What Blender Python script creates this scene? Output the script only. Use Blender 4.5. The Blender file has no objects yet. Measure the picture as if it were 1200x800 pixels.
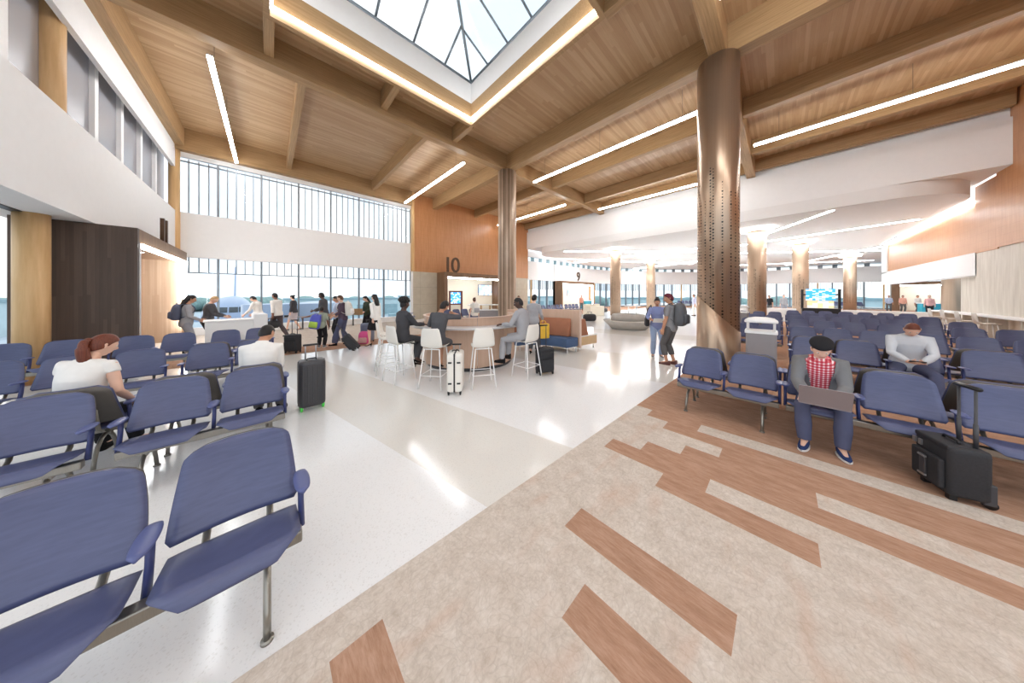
SKY = .82; EXPO = 1.08; LED = 17
import bpy, bmesh, math, random
from mathutils import Vector, Matrix, Euler
random.seed(7)
SC = bpy.context.scene
COL = SC.collection
PI = math.pi
def R(a): return math.radians(a)
V = Vector

# ------------------------------------------------------------ mesh collector
class MB:
    """collects shapes; build() links them as ONE mesh object"""
    def __init__(s): s.v = []; s.f = []; s.mi = []; s.sm = []
    def add(s, vs, fs, mi=0, smooth=False, M=None):
        b = len(s.v)
        s.v += [tuple(M @ V(p)) if M else tuple(p) for p in vs]
        for f in fs:
            s.f.append(tuple(b + i for i in f)); s.mi.append(mi); s.sm.append(smooth)
        return s
    def box(s, x0, y0, z0, x1, y1, z1, mi=0, M=None):
        vs = [(x0,y0,z0),(x1,y0,z0),(x1,y1,z0),(x0,y1,z0),(x0,y0,z1),(x1,y0,z1),(x1,y1,z1),(x0,y1,z1)]
        return s.add(vs, [(3,2,1,0),(4,5,6,7),(0,1,5,4),(1,2,6,5),(2,3,7,6),(3,0,4,7)], mi, False, M)
    def quad(s, a, b, c, d, mi=0): return s.add([a,b,c,d], [(0,1,2,3)], mi)
    def prism(s, poly, z0, z1, mi=0, M=None, smooth=False):
        n = len(poly)
        vs = [(p[0],p[1],z0) for p in poly] + [(p[0],p[1],z1) for p in poly]
        s.add(vs, [tuple(range(n-1,-1,-1)), tuple(range(n,2*n))], mi, False, M)
        return s.add(vs, [(i,(i+1)%n,n+(i+1)%n,n+i) for i in range(n)], mi, smooth, M)
    def loft(s, rings, mi=0, caps=True, smooth=True, closed=True, M=None):
        n = len(rings[0]); vs = [p for r in rings for p in r]; fs = []
        for k in range(len(rings)-1):
            for i in range(n if closed else n-1):
                j = (i+1) % n
                fs.append((k*n+i, k*n+j, (k+1)*n+j, (k+1)*n+i))
        if caps and closed:
            fs.append(tuple(range(n-1,-1,-1))); fs.append(tuple(range((len(rings)-1)*n, len(rings)*n)))
        return s.add(vs, fs, mi, smooth, M)
    def tube(s, pts, r, seg=10, mi=0, side=None, caps=True, M=None):
        """swept tube; r: number, list of numbers or list of (a,b) with a along the side vector"""
        pts = [V(p) for p in pts]; n = len(pts)
        if not isinstance(r, (list, tuple)): r = [r]*n
        rings = []; prev = V(side) if side else None
        for i, p in enumerate(pts):
            t = (pts[min(i+1,n-1)] - pts[max(i-1,0)])
            t = t.normalized() if t.length > 1e-9 else V((0,0,1))
            if prev is None: prev = t.orthogonal()
            a = prev - t*prev.dot(t)
            a = a.normalized() if a.length > 1e-6 else t.orthogonal().normalized()
            b = t.cross(a); prev = a
            ra, rb = r[i] if isinstance(r[i], (list, tuple)) else (r[i], r[i])
            rings.append([tuple(p + a*(ra*math.cos(2*PI*k/seg)) + b*(rb*math.sin(2*PI*k/seg))) for k in range(seg)])
        return s.loft(rings, mi, caps, M=M)
    def lathe(s, prof, seg=32, mi=0, c=(0,0,0), smooth=True, a0=0, a1=2*PI, caps=True):
        full = abs(a1-a0-2*PI) < 1e-6
        m = seg if full else seg+1
        rings = [[(c[0]+r*math.cos(a0+(a1-a0)*k/seg), c[1]+r*math.sin(a0+(a1-a0)*k/seg), c[2]+z) for k in range(m)] for r, z in prof]
        return s.loft(rings, mi, caps and full, smooth, full)
    def ball(s, c, r, u=16, w=10, mi=0, M=None):
        rx, ry, rz = r if isinstance(r, (list, tuple)) else (r, r, r)
        rings = []
        for k in range(w+1):
            t = PI*k/w; q = max(math.sin(t), 1e-3)
            rings.append([(c[0]+rx*q*math.cos(2*PI*i/u), c[1]+ry*q*math.sin(2*PI*i/u), c[2]-rz*math.cos(t)) for i in range(u)])
        return s.loft(rings, mi, True, M=M)
    def mesh(s, name, mats):
        me = bpy.data.meshes.new(name); me.from_pydata(s.v, [], s.f)
        for m in (mats if isinstance(mats, (list, tuple)) else [mats]): me.materials.append(m)
        me.polygons.foreach_set('material_index', s.mi); me.polygons.foreach_set('use_smooth', s.sm)
        me.update(); return me
    def build(s, name, mats, parent=None, bevel=0, seg=2, fix=True, M=None):
        me = s.mesh(name, mats)
        if fix:
            bm = bmesh.new(); bm.from_mesh(me); bmesh.ops.recalc_face_normals(bm, faces=bm.faces); bm.to_mesh(me); bm.free()
        o = bpy.data.objects.new(name, me); COL.objects.link(o)
        if parent is not None: o.parent = parent
        if M is not None: o.matrix_basis = M
        if bevel:
            md = o.modifiers.new('Bevel', 'BEVEL'); md.width = bevel; md.segments = seg; md.limit_method = 'ANGLE'; md.angle_limit = R(35)
        return o

def tag(o, label=None, cat=None, group=None, kind=None):
    if label: o['label'] = label
    if cat: o['category'] = cat
    if group: o['group'] = group
    if kind: o['kind'] = kind
    return o
def empty(name, loc=(0,0,0), rz=0, label=None, cat=None, group=None):
    o = bpy.data.objects.new(name, None); COL.objects.link(o); o.location = loc; o.rotation_euler = (0,0,rz)
    return tag(o, label, cat, group)
KIDS = {}
def kids(o): return [c for c in bpy.data.objects if c.parent == o]
def copy_tree(root, loc, rz=0, label=None, group=None):
    """copies a thing with its parts and sub-parts"""
    r = root.copy(); COL.objects.link(r); r.location = loc; r.rotation_euler = (0,0,rz)
    if label: r['label'] = label
    if group: r['group'] = group
    for ch in root.children:
        c = ch.copy(); COL.objects.link(c); c.parent = r
        for g in ch.children:
            d = g.copy(); COL.objects.link(d); d.parent = c
    return r
def struct(mb, name, mats, label=None, parent=None, **k):
    o = mb.build(name, mats, parent, **k)
    if parent is None: tag(o, label, None, None, 'structure')
    return o
def rrect(w, d, r, n=4):
    out = []
    for cx, cy, a in ((w/2-r, d/2-r, 0), (-w/2+r, d/2-r, 90), (-w/2+r, -d/2+r, 180), (w/2-r, -d/2+r, 270)):
        for k in range(n+1):
            t = R(a + 90*k/n); out.append((cx+r*math.cos(t), cy+r*math.sin(t)))
    return out

# ------------------------------------------------------------ materials
class NT:
    def __init__(s, name):
        s.m = bpy.data.materials.new(name); s.m.use_nodes = True
        s.t = s.m.node_tree; s.n = s.t.nodes; s.n.clear()
        s.out = s.n.new('ShaderNodeOutputMaterial')
    def node(s, ty, **k):
        n = s.n.new('ShaderNode'+ty)
        for a, v in k.items():
            if a.startswith('i_'):
                n.inputs[a[2:].replace('_', ' ')].default_value = v
            else: setattr(n, a, v)
        return n
    def link(s, a, b): s.t.links.new(a, b)
    def math(s, op, a, b=None):
        n = s.node('Math', operation=op)
        for i, x in enumerate((a, b)):
            if x is None: continue
            if hasattr(x, 'links'): s.link(x, n.inputs[i])
            else: n.inputs[i].default_value = x
        return n.outputs[0]
    def coords(s, scale=(1,1,1), rot=(0,0,0)):
        c = s.node('TexCoord'); m = s.node('Mapping')
        m.inputs['Scale'].default_value = scale; m.inputs['Rotation'].default_value = rot
        s.link(c.outputs['Object'], m.inputs[0]); return m.outputs[0]
    def ramp(s, fac, stops):
        r = s.node('ValToRGB'); e = r.color_ramp.elements
        while len(e) < len(stops): e.new(0.5)
        for el, (p, c) in zip(e, stops): el.position = p; el.color = (*c, 1)
        s.link(fac, r.inputs[0]); return r.outputs[0]
    def mix(s, fac, a, b, mode='MIX'):
        n = s.node('Mix', data_type='RGBA', blend_type=mode)
        for sock, x in ((n.inputs['Factor'], fac), (n.inputs[6], a), (n.inputs[7], b)):
            if hasattr(x, 'links'): s.link(x, sock)
            else: sock.default_value = x if isinstance(x, (int, float)) else (*x, 1)
        return n.outputs[2]
    def bsdf(s, col, rough=.5, metal=0, spec=.5, bump=None, bstr=.2, **k):
        b = s.node('BsdfPrincipled')
        for nm, x in (('Base Color', col), ('Roughness', rough), ('Metallic', metal), ('Specular IOR Level', spec)):
            if hasattr(x, 'links'): s.link(x, b.inputs[nm])
            else: b.inputs[nm].default_value = (*x, 1) if isinstance(x, (tuple, list)) else x
        for a, v in k.items(): b.inputs[a.replace('_', ' ')].default_value = v
        if bump is not None:
            bn = s.node('Bump'); bn.inputs['Strength'].default_value = bstr; bn.inputs['Distance'].default_value = .01
            s.link(bump, bn.inputs['Height']); s.link(bn.outputs[0], b.inputs['Normal'])
        s.link(b.outputs[0], s.out.inputs[0]); return s.m
    def noise(s, vec, scale, detail=3, rough=.55):
        n = s.node('TexNoise'); n.inputs['Scale'].default_value = scale; n.inputs['Detail'].default_value = detail; n.inputs['Roughness'].default_value = rough
        s.link(vec, n.inputs['Vector']); return n.outputs[0]
def lin(r, g, b):
    f = lambda c: (c/255/12.92) if c/255 <= .04045 else ((c/255+.055)/1.055)**2.4
    return (f(r), f(g), f(b))
def plain(name, col, rough=.5, metal=0, var=.06, scale=6, stretch=(1,1,1), spec=.5, bump=0, **k):
    t = NT(name); v = t.coords(stretch); n = t.noise(v, scale)
    c = t.ramp(n, [(.3, tuple(x*(1-var) for x in col)), (.7, tuple(min(1, x*(1+var)) for x in col))])
    return t.bsdf(c, rough, metal, spec, n if bump else None, bump, **k)
def emit(name, col, s):
    t = NT(name); e = t.node('Emission'); e.inputs[0].default_value = (*col, 1); e.inputs[1].default_value = s
    t.link(e.outputs[0], t.out.inputs[0]); return t.m
def boards(name, c0, c1, c2, axis, width, rough=.45, grain=1.0, wmul=1):
    """strip boards running along axis ('x' or 'y' or 'z'); index along the two others"""
    t = NT(name); co = t.node('TexCoord'); sp = t.node('SeparateXYZ'); t.link(co.outputs['Object'], sp.inputs[0])
    ax = 'xyz'.index(axis); o = [i for i in range(3) if i != ax]
    across = sp.outputs[o[0]] if axis != 'x' else sp.outputs[1]
    idx = t.math('FLOOR', t.math('DIVIDE', across, width))
    wn = t.node('TexWhiteNoise', noise_dimensions='1D'); t.link(idx, wn.inputs['W'])
    along = t.math('ADD', sp.outputs[ax], t.math('MULTIPLY', wn.outputs[0], 7.3))
    seg = t.math('FLOOR', t.math('DIVIDE', along, 2.6))
    w2 = t.node('TexWhiteNoise', noise_dimensions='2D'); cb = t.node('CombineXYZ'); t.link(idx, cb.inputs[0]); t.link(seg, cb.inputs[1]); t.link(cb.outputs[0], w2.inputs['Vector'])
    sc = [14, 14, 14]; sc[ax] = .9
    g = t.noise(t.coords(tuple(sc)), 1.6*grain, 4, .65)
    f = t.math('ADD', t.math('MULTIPLY', w2.outputs[0], .5), t.math('MULTIPLY', g, .5))
    c = t.ramp(f, [(.15, c0), (.5, c1), (.85, c2)])
    fr = t.math('FRACT', t.math('DIVIDE', across, width))
    gap = t.math('LESS_THAN', fr, .05)
    c = t.mix(t.math('MULTIPLY', gap, .2), c, tuple(x*.45 for x in c0))
    return t.bsdf(c, rough)
def grain(name, c0, c1, axis='z', rough=.5, scale=1.5, fine=20):
    t = NT(name); sc = [fine]*3; sc['xyz'.index(axis)] = .8
    n = t.noise(t.coords(tuple(sc)), scale, 4, .6)
    return t.bsdf(t.ramp(n, [(.3, c0), (.7, c1)]), rough, 0, .4, n, .08)

M = {}
# ceilings and beams
M['deck'] = boards('deck_boards', lin(170,136,98), lin(185,152,114), lin(201,170,133), 'x', .085)
M['beam_x'] = grain('glulam_along', lin(150,118,80), lin(182,149,108), 'x', .5, 1.4, 26)
M['beam_y'] = grain('glulam_across', lin(150,118,80), lin(182,149,108), 'y', .5, 1.4, 26)
M['white'] = plain('white_plaster', (.90,.90,.895), .7, 0, .01)
M['white_paint'] = plain('white_paint', (.91,.91,.905), .45, 0, .01)
M['soffit'] = plain('soffit_plaster', (.84,.835,.825), .8, 0, .01)
t = NT('orange_veneer'); v = t.coords((1,1,1)); n = t.noise(t.coords((9,9,.8)), 1.4, 4)
sp = t.node('SeparateXYZ'); t.link(v, sp.inputs[0])
u = t.math('ADD', sp.outputs[0], sp.outputs[1])
l1 = t.math('LESS_THAN', t.math('FRACT', t.math('DIVIDE', u, .6)), .015)
l2 = t.math('LESS_THAN', t.math('FRACT', t.math('DIVIDE', sp.outputs[2], .3)), .025)
M['orange'] = t.bsdf(t.mix(t.math('MULTIPLY', t.math('MAXIMUM', l1, l2), .3), t.ramp(n, [(.3, lin(190,132,86)), (.7, lin(202,146,100))]), lin(140,84,44)), .38)
t = NT('beige_tile'); sp = t.node('SeparateXYZ'); t.link(t.coords(), sp.inputs[0])
u = t.math('ADD', sp.outputs[0], sp.outputs[1])
l1 = t.math('LESS_THAN', t.math('FRACT', t.math('DIVIDE', u, 1.2)), .01)
l2 = t.math('LESS_THAN', t.math('FRACT', t.math('DIVIDE', t.math('ADD', sp.outputs[2], .15), 1.2)), .012)
n = t.noise(t.coords(), 3)
M['tile'] = t.bsdf(t.mix(t.math('MAXIMUM', l1, l2), t.ramp(n, [(.3, lin(196,186,166)), (.7, lin(206,197,178))]), lin(160,150,132)), .35)
M['cream'] = plain('cream_panel', lin(238,232,214), .5, 0, .02, 2)
M['streaked'] = grain('streaked_travertine', lin(205,196,182), lin(228,221,209), 'z', .5, 1.1, 7)
M['dark_slat'] = boards('dark_walnut_slats', lin(70,55,46), lin(84,67,56), lin(97,79,67), 'z', .05, .5)
M['gate_brown'] = grain('gate_brown', lin(112,86,64), lin(136,106,80), 'z', .5, 1.2, 14)
M['tan_slat'] = boards('tan_slats', lin(170,144,120), lin(180,155,131), lin(190,167,144), 'z', .05, .5)
M['blond'] = grain('blond_wood', lin(206,164,112), lin(226,188,138), 'z', .45, 1.2, 10)
M['mullion'] = plain('mullion_metal', lin(120,130,138), .4, .5)
M['thin_fin'] = plain('fin_metal', lin(158,164,170), .4, .3)
t = NT('window_glass'); tr = t.node('BsdfTransparent'); tr.inputs[0].default_value = (.90,.955,.965,1); gl = t.node('BsdfGlossy'); gl.inputs['Roughness'].default_value = .02
fr = t.node('Fresnel'); fr.inputs[0].default_value = 1.3; mx = t.node('MixShader'); t.link(fr.outputs[0], mx.inputs[0]); t.link(tr.outputs[0], mx.inputs[1]); t.link(gl.outputs[0], mx.inputs[2]); t.link(mx.outputs[0], t.out.inputs[0])
M['glass'] = t.m
t = NT('grey_interlayer_glass'); tr = t.node('BsdfTransparent'); tr.inputs[0].default_value = (.5,.5,.53,1); df = t.node('BsdfPrincipled'); df.inputs['Base Color'].default_value = (*lin(150,148,152), 1); df.inputs['Roughness'].default_value = .25
mx = t.node('MixShader'); mx.inputs[0].default_value = .88; t.link(tr.outputs[0], mx.inputs[1]); t.link(df.outputs[0], mx.inputs[2]); t.link(mx.outputs[0], t.out.inputs[0])
M['grey_glass'] = t.m
# lamps
M['led'] = emit('led_diffuser', (.97,.985,1), LED)
M['led_soft'] = emit('led_cove', (.98,.985,1), LED*1.2)
M['led_cove'] = emit('led_cove_strip', (.97,.985,1), LED*.6)
M['led_cap'] = emit('led_cap', (1,.98,.95), LED*.35)
M['led_wash'] = emit('led_wash', (1,.98,.95), LED*.28)
M['alu'] = plain('anodised_aluminium', lin(190,190,192), .35, .8)
M['wire'] = plain('suspension_wire', lin(120,110,100), .4, .6)
# floors
t = NT('terrazzo'); v = t.coords()
vo = t.node('TexVoronoi'); vo.inputs['Scale'].default_value = 75; t.link(v, vo.inputs['Vector'])
vo2 = t.node('TexVoronoi'); vo2.inputs['Scale'].default_value = 110; t.link(v, vo2.inputs['Vector'])
w = t.node('TexWhiteNoise'); t.link(vo.outputs['Color'], w.inputs['Vector'])
chip = t.math('MULTIPLY', t.math('GREATER_THAN', w.outputs[0], .80), t.math('LESS_THAN', vo.outputs['Distance'], .42))
w2 = t.node('TexWhiteNoise'); t.link(vo2.outputs['Color'], w2.inputs['Vector'])
chip2 = t.math('MULTIPLY', t.math('GREATER_THAN', w2.outputs[0], .8), t.math('LESS_THAN', vo2.outputs['Distance'], .42))
sp = t.node('SeparateXYZ'); t.link(v, sp.inputs[0])
s1 = t.math('ADD', sp.outputs[0], t.math('MULTIPLY', sp.outputs[1], .215))   # slanted bands
def band(a, b): return t.math('MULTIPLY', t.math('GREATER_THAN', s1, a), t.math('LESS_THAN', s1, b))
bands = t.math('MAXIMUM', t.math('MAXIMUM', band(1.66, 2.86), band(6.0, 8.3)), t.math('MAXIMUM', band(12.2, 13.6), band(-2.9, -1.9)))
base = t.mix(bands, (.83,.83,.83), (.74,.715,.67))
c = t.mix(t.math('MULTIPLY', chip, .17), base, (.42,.385,.33)); c = t.mix(t.math('MULTIPLY', chip2, .14), c, (.40,.40,.41))
M['terrazzo'] = t.bsdf(c, .13, 0, .5)
def carpet(name, a, b, c3, ax, dark):
    t = NT(name); sc = (1,1,1)
    n1 = t.noise(t.coords((2.6,1.8,1) if dark else (5,1.2,1)), 3.2, 5, .7)
    n2 = t.noise(t.coords((9,14,1) if dark else (26,3,1)), 3.5, 4, .75)
    vo = t.node('TexVoronoi', feature='DISTANCE_TO_EDGE'); vo.inputs['Scale'].default_value = 17; vo.inputs['Randomness'].default_value = 1
    wv = t.node('Mapping'); wv.inputs['Scale'].default_value = (1,.55,1); co = t.node('TexCoord')
    nz = t.node('TexNoise'); nz.inputs['Scale'].default_value = 5; t.link(co.outputs['Object'], nz.inputs['Vector'])
    ad = t.node('VectorMath', operation='ADD'); sca = t.node('VectorMath', operation='SCALE'); sca.inputs['Scale'].default_value = .45
    t.link(nz.outputs['Color'], sca.inputs[0]); t.link(co.outputs['Object'], ad.inputs[0]); t.link(sca.outputs[0], ad.inputs[1]); t.link(ad.outputs[0], wv.inputs[0]); t.link(wv.outputs[0], vo.inputs['Vector'])
    f = t.math('ADD', t.math('MULTIPLY', n1, .55), t.math('MULTIPLY', n2, .45))
    col = t.ramp(f, [(.32, a), (.5, b), (.68, c3)])
    vein = t.math('MULTIPLY', t.math('LESS_THAN', vo.outputs[0],   .05), .22 if dark else .0)
    col = t.mix(vein, col, tuple(x*.82 for x in a))
    if dark:
        pk = t.noise(t.coords((.9,2.6,1)), 1.7, 2); col = t.mix(t.math('MULTIPLY', t.math('MAXIMUM', t.math('SUBTRACT', pk, .56), 0), 2.2), col, lin(190,150,124))
    return t.bsdf(col, .95, 0, .1, n2, .25)
M['carpet'] = carpet('carpet_beige', lin(180,166,152), lin(201,189,177), lin(218,209,200), 'y', True)
M['carpet_brown'] = carpet('carpet_brown', lin(150,114,92), lin(173,136,113), lin(192,158,137), 'y', False)
# furniture
t = NT('blue_vinyl'); n = t.noise(t.coords((2,2,14)), 5, 3); M['blue'] = t.bsdf(t.ramp(n, [(.3, lin(76,82,116)), (.7, lin(84,90,125))]), .36, 0, .5, n, .03)
M['blue_arm'] = plain('blue_arm_pad', lin(88,96,142), .4, 0, .03)
M['blue_post'] = plain('blue_post', lin(52,60,108), .45, 0, .03)
M['shell'] = plain('grey_seat_shell', lin(96,92,88), .5, .2, .05)
M['steel'] = plain('brushed_steel', lin(150,146,138), .34, .85, .05, 20, (20,1,1))
M['bronze'] = None
def bronze(name, holes, z0, z1):
    t = NT(name); co = t.node('TexCoord'); sp = t.node('SeparateXYZ'); t.link(co.outputs['Object'], sp.inputs[0])
    n = t.noise(t.coords((30,30,.3)), 1.5, 2)
    c = t.ramp(n, [(.3, lin(180,156,134)), (.7, lin(188,165,143))])
    if holes:
        ang = t.math('ARCTAN2', sp.outputs[1], sp.outputs[0])
        k = t.math('MULTIPLY', ang, 46/(2*PI)); ci = t.math('FLOOR', k); cf = t.math('SUBTRACT', t.math('FRACT', k), .5)
        w = t.node('TexWhiteNoise', noise_dimensions='1D'); t.link(ci, w.inputs['W'])
        zz = t.math('DIVIDE', t.math('ADD', sp.outputs[2], w.outputs[0]), .078); zi = t.math('FLOOR', zz); zf = t.math('SUBTRACT', t.math('FRACT', zz), .5)
        cb = t.node('CombineXYZ'); t.link(ci, cb.inputs[0]); t.link(zi, cb.inputs[1])
        w2 = t.node('TexWhiteNoise', noise_dimensions='2D'); t.link(cb.outputs[0], w2.inputs['Vector'])
        rad = t.math('ADD', .12, t.math('MULTIPLY', w2.outputs[0], .2))
        d = t.math('ADD', t.math('POWER', t.math('MULTIPLY', cf, .85), 2), t.math('POWER', zf, 2))
        hole = t.math('LESS_THAN', d, t.math('MULTIPLY', rad, rad))
        lo = t.math('GREATER_THAN', sp.outputs[2], t.math('ADD', z0, 0))
        top = t.math('LESS_THAN', sp.outputs[2], t.math('ADD', z1, t.math('MULTIPLY', w.outputs[0], -1.6)))
        on = t.math('GREATER_THAN', w.outputs[0], .3)
        hole = t.math('MULTIPLY', t.math('MULTIPLY', hole, lo), t.math('MULTIPLY', top, on))
        c = t.mix(hole, c, (.02,.016,.012)); met = t.math('SUBTRACT', .8, t.math('MULTIPLY', hole, .8))
        return t.bsdf(c, .5 if 'low' in name else .33, met)
    return t.bsdf(c, .33, .8)
M['bronze'] = bronze('bronze_metal', False, 0, 0)
M['bronze_holes'] = bronze('bronze_perforated', True, .2, 5.6)
M['bronze_holes_low'] = bronze('bronze_perforated_low', True, .9, 3.8)
t = NT('ribbed_bronze'); co = t.node('TexCoord'); sp = t.node('SeparateXYZ'); t.link(co.outputs['Object'], sp.inputs[0])
k = t.math('MULTIPLY', t.math('ARCTAN2', sp.outputs[1], sp.outputs[0]), 34/(2*PI)); w = t.node('TexWhiteNoise', noise_dimensions='1D'); t.link(t.math('FLOOR', k), w.inputs['W'])
n = t.noise(t.coords((12,12,1.2)), 3, 4)
M['ribbed'] = t.bsdf(t.ramp(t.math('ADD', t.math('MULTIPLY', w.outputs[0], .6), t.math('MULTIPLY', n, .4)), [(.2, lin(138,116,98)), (.8, lin(206,184,162))]), .42, .4)
M['letter'] = plain('dark_bronze_letter', lin(88,66,50), .4, .4)
M['peach'] = grain('peach_laminate', lin(196,164,142), lin(210,180,158), 'z', .45, 1, 6)
M['peach_light'] = plain('peach_light', lin(224,200,184), .5, 0, .02)
M['rust'] = plain('rust_upholstery', lin(166,110,82), .75, 0, .05)
M['navy_seat'] = plain('slate_blue_upholstery', lin(72,96,132), .7, 0, .05)
M['tan'] = plain('tan_laminate', lin(214,180,138), .5, 0, .04)
M['grey_top'] = plain('pale_grey_solid_surface', lin(206,204,204), .25, 0, .02)
M['stool'] = plain('white_plastic', lin(232,228,220), .35, 0, .01)
M['concrete'] = plain('cast_concrete', lin(186,182,176), .7, 0, .06, 5)
M['bin_grey'] = plain('bin_grey_laminate', lin(150,146,148), .45, 0, .02)
M['black'] = plain('black_fabric', lin(38,38,42), .65, 0, .15, 60)
M['charcoal'] = plain('charcoal_shell', lin(62,62,66), .4, 0, .06, 30)
M['black_plastic'] = plain('black_plastic', lin(24,24,26), .4, 0, .05)
M['hazeblue'] = plain('slate_shell', lin(112,118,138), .45, 0, .05)
M['pink'] = plain('pink_fabric', lin(214,80,140), .6, 0, .06)
M['green'] = plain('green_wheel', lin(90,220,90), .4, 0, .02)
M['yellow'] = plain('yellow_fabric', lin(232,188,60), .6, 0, .05)
M['screen_frame'] = plain('screen_frame', lin(30,28,30), .4)
M['mahogany'] = plain('mahogany', lin(120,70,56), .45)
M['teal'] = plain('teal_panel', lin(40,150,170), .5)
def board_screen(name, a, b, s, nx, ny):
    t = NT(name); g = t.node('TexCoord'); sp = t.node('SeparateXYZ'); t.link(g.outputs['Generated'], sp.inputs[0])
    u = t.math('ADD', sp.outputs[0], 0); z = sp.outputs[2]
    cb = t.node('CombineXYZ'); t.link(t.math('FLOOR', t.math('MULTIPLY', u, nx)), cb.inputs[0]); t.link(t.math('FLOOR', t.math('MULTIPLY', z, ny)), cb.inputs[1])
    w = t.node('TexWhiteNoise', noise_dimensions='2D'); t.link(cb.outputs[0], w.inputs['Vector'])
    e = t.node('Emission'); t.link(t.mix(t.math('GREATER_THAN', w.outputs[0], .6), a, b), e.inputs[0]); e.inputs[1].default_value = s
    t.link(e.outputs[0], t.out.inputs[0]); return t.m
M['fids'] = board_screen('flight_board', lin(60,140,220), lin(190,222,245), 1.3, 9, 12)
M['tv'] = board_screen('tv_picture', lin(150,180,240), lin(225,232,250), 1.3, 6, 5)
M['poster'] = board_screen('poster_picture', lin(225,196,150), lin(214,214,206), .9, 5, 3)
# outside
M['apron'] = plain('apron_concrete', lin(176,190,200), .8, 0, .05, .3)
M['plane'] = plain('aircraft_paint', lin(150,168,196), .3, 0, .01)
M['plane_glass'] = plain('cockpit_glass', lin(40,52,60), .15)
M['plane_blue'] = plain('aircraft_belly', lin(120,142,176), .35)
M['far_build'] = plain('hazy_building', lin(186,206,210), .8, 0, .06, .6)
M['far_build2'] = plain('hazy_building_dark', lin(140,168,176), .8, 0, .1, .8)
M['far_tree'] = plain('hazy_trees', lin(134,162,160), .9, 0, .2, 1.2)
# ============================================================ THE SETTING
def beam(name, x0, y0, z0, x1, y1, z1, axis, label):
    return struct(MB().box(x0, y0, z0, x1, y1, z1), name, M['beam_'+axis], label, bevel=.012)
DECK = 8.72
# floor
b = MB()
b.box(-8, -9, -.25, 60, 19, 0)
struct(b, 'floor', M['terrazzo'], 'polished white terrazzo floor of the terminal with beige bands')
# near carpet: strips .235 wide across X, plank boundaries along Y
W = .235; X0 = 1.145
brown = {0: [(-.14,.82)], 2: [(.17,1.13)], 6: [(-.17,.80)], 7: [(.47,1.41)], 8: [(-9,1.1)], 9: [(-.2,.77)], 10: [(-9,.47)], 11: [(-9,1.08)], 12: [(.75,1.35)],
         -4: [(.60,1.48)], -2: [(-1.9,-.95)], 4: [(-2.3,-1.35)], 3: [(-1.2,-.6)]}
YE = lambda x: 1.70 - .028*x
b = MB()
def strip(x0, x1, y0, y1, mi):
    e0, e1 = min(y1, YE(x0)), min(y1, YE(x1))
    b.add([(x0,y0,.006),(x1,y0,.006),(x1,e1,.006),(x0,e0,.006)], [(0,1,2,3)], mi)
    if y1 > 8: b.add([(x0,e0,.006),(x1,e1,.006),(x1,e1,0),(x0,e0,0)], [(0,1,2,3)], mi)
YB = -9
k = -10
while X0 + k*W < 4.2 - 1e-6:
    x0 = X0 + k*W; x1 = x0 + W; cuts = sorted(brown.get(k, []))
    y = YB
    for a, c in cuts:
        a = max(a, YB)
        if a > y: strip(x0, x1, y, a, 0)
        strip(x0, x1, a, c, 1); y = c
    strip(x0, x1, y, 9, 0); k += 1
xa = X0 + k*W
strip(xa, 24.3, YB, 9, 1)
struct(b, 'floor_carpet', [M['carpet'], M['carpet_brown']], 'beige plank carpet with scattered brown planks beside the white terrazzo', fix=False)
b = MB()
b.add([(-6,9.95,.006),(6.2,9.7,.006),(6.2,10.9,.006),(-6,11.2,.006)], [(0,1,2,3)], 1)
b.add([(-6,11.2,.006),(6.2,10.9,.006),(6.2,17.6,.006),(-6,17.6,.006)], [(0,1,2,3)], 0)
struct(b, 'floor_carpet_gate', [M['carpet'], M['carpet_brown']], 'beige carpet with brown border in front of the tall window wall', fix=False)
b = MB()
b.add([(14,12.4,.006),(40,12.4,.006),(40,15.4,.006),(33,18.1,.006),(14,18.1,.006)], [(0,1,2,3,4)], 0)
b.add([(40,-12,.006),(52,-12,.006),(50.5,8,.006),(40,15.4,.006)], [(0,1,2,3)], 0)
struct(b, 'floor_carpet_far', M['carpet_brown'], 'brown carpet under the far gate seating', fix=False)

# roof deck with the skylight opening X .0..5.5, Y 2.9..8.05
SX0, SX1, SY0, SY1 = .0, 5.5, 2.9, 8.05
b = MB()
hx0, hx1, hy0, hy1 = SX0-.1, SX1+.1, SY0-.1, SY1+.1
for x0, y0, x1, y1 in ((-4.2,-7,hx0,18.2),(hx1,-7,19.2,18.2),(hx0,-7,hx1,hy0),(hx0,hy1,hx1,18.2)):
    b.box(x0, y0, DECK, x1, y1, DECK+.15)
struct(b, 'ceiling', M['deck'], 'timber board ceiling of the high hall')
BM = (7.95, DECK); SB = (8.1, DECK)
beam('ceiling_beam', -3.0, 9.45, 7.95, 18.7, 9.8, DECK, 'x', 'long main timber beam over the kiosk table, from left wall to the slim column')
beam('ceiling_beam', -4.2, .98, 7.95, 18.6, 1.33, DECK, 'x', 'main timber beam running over the big bronze column')
beam('ceiling_beam', 8.57, -7, 7.95, 8.93, 17.45, DECK, 'y', 'main timber beam linking the two tall bronze columns')
for x, lab in ((.7, 'timber cross beam above the seats by the window wall'), (4.6, 'timber cross beam between window wall and skylight')):
    beam('ceiling_beam', x-.1, 9.8, 8.1, x+.1, 17.35, DECK, 'y', lab)
for x, lab in ((12.35, 'first timber cross beam behind the big bronze column'), (15.95, 'second timber cross beam behind the big bronze column')):
    for y0, y1, w in ((9.8,17.45,', part near the orange wall'), (1.33,9.45,', middle part'), (-7,.98,', part on the right')):
        beam('ceiling_beam', x-.12, y0, 8.1, x+.12, y1, DECK, 'y', lab+w)
beam('ceiling_beam', 18.2, -5.4, 8.15, 18.45, 17.45, DECK, 'y', 'timber edge beam along the white fascia')
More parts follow.
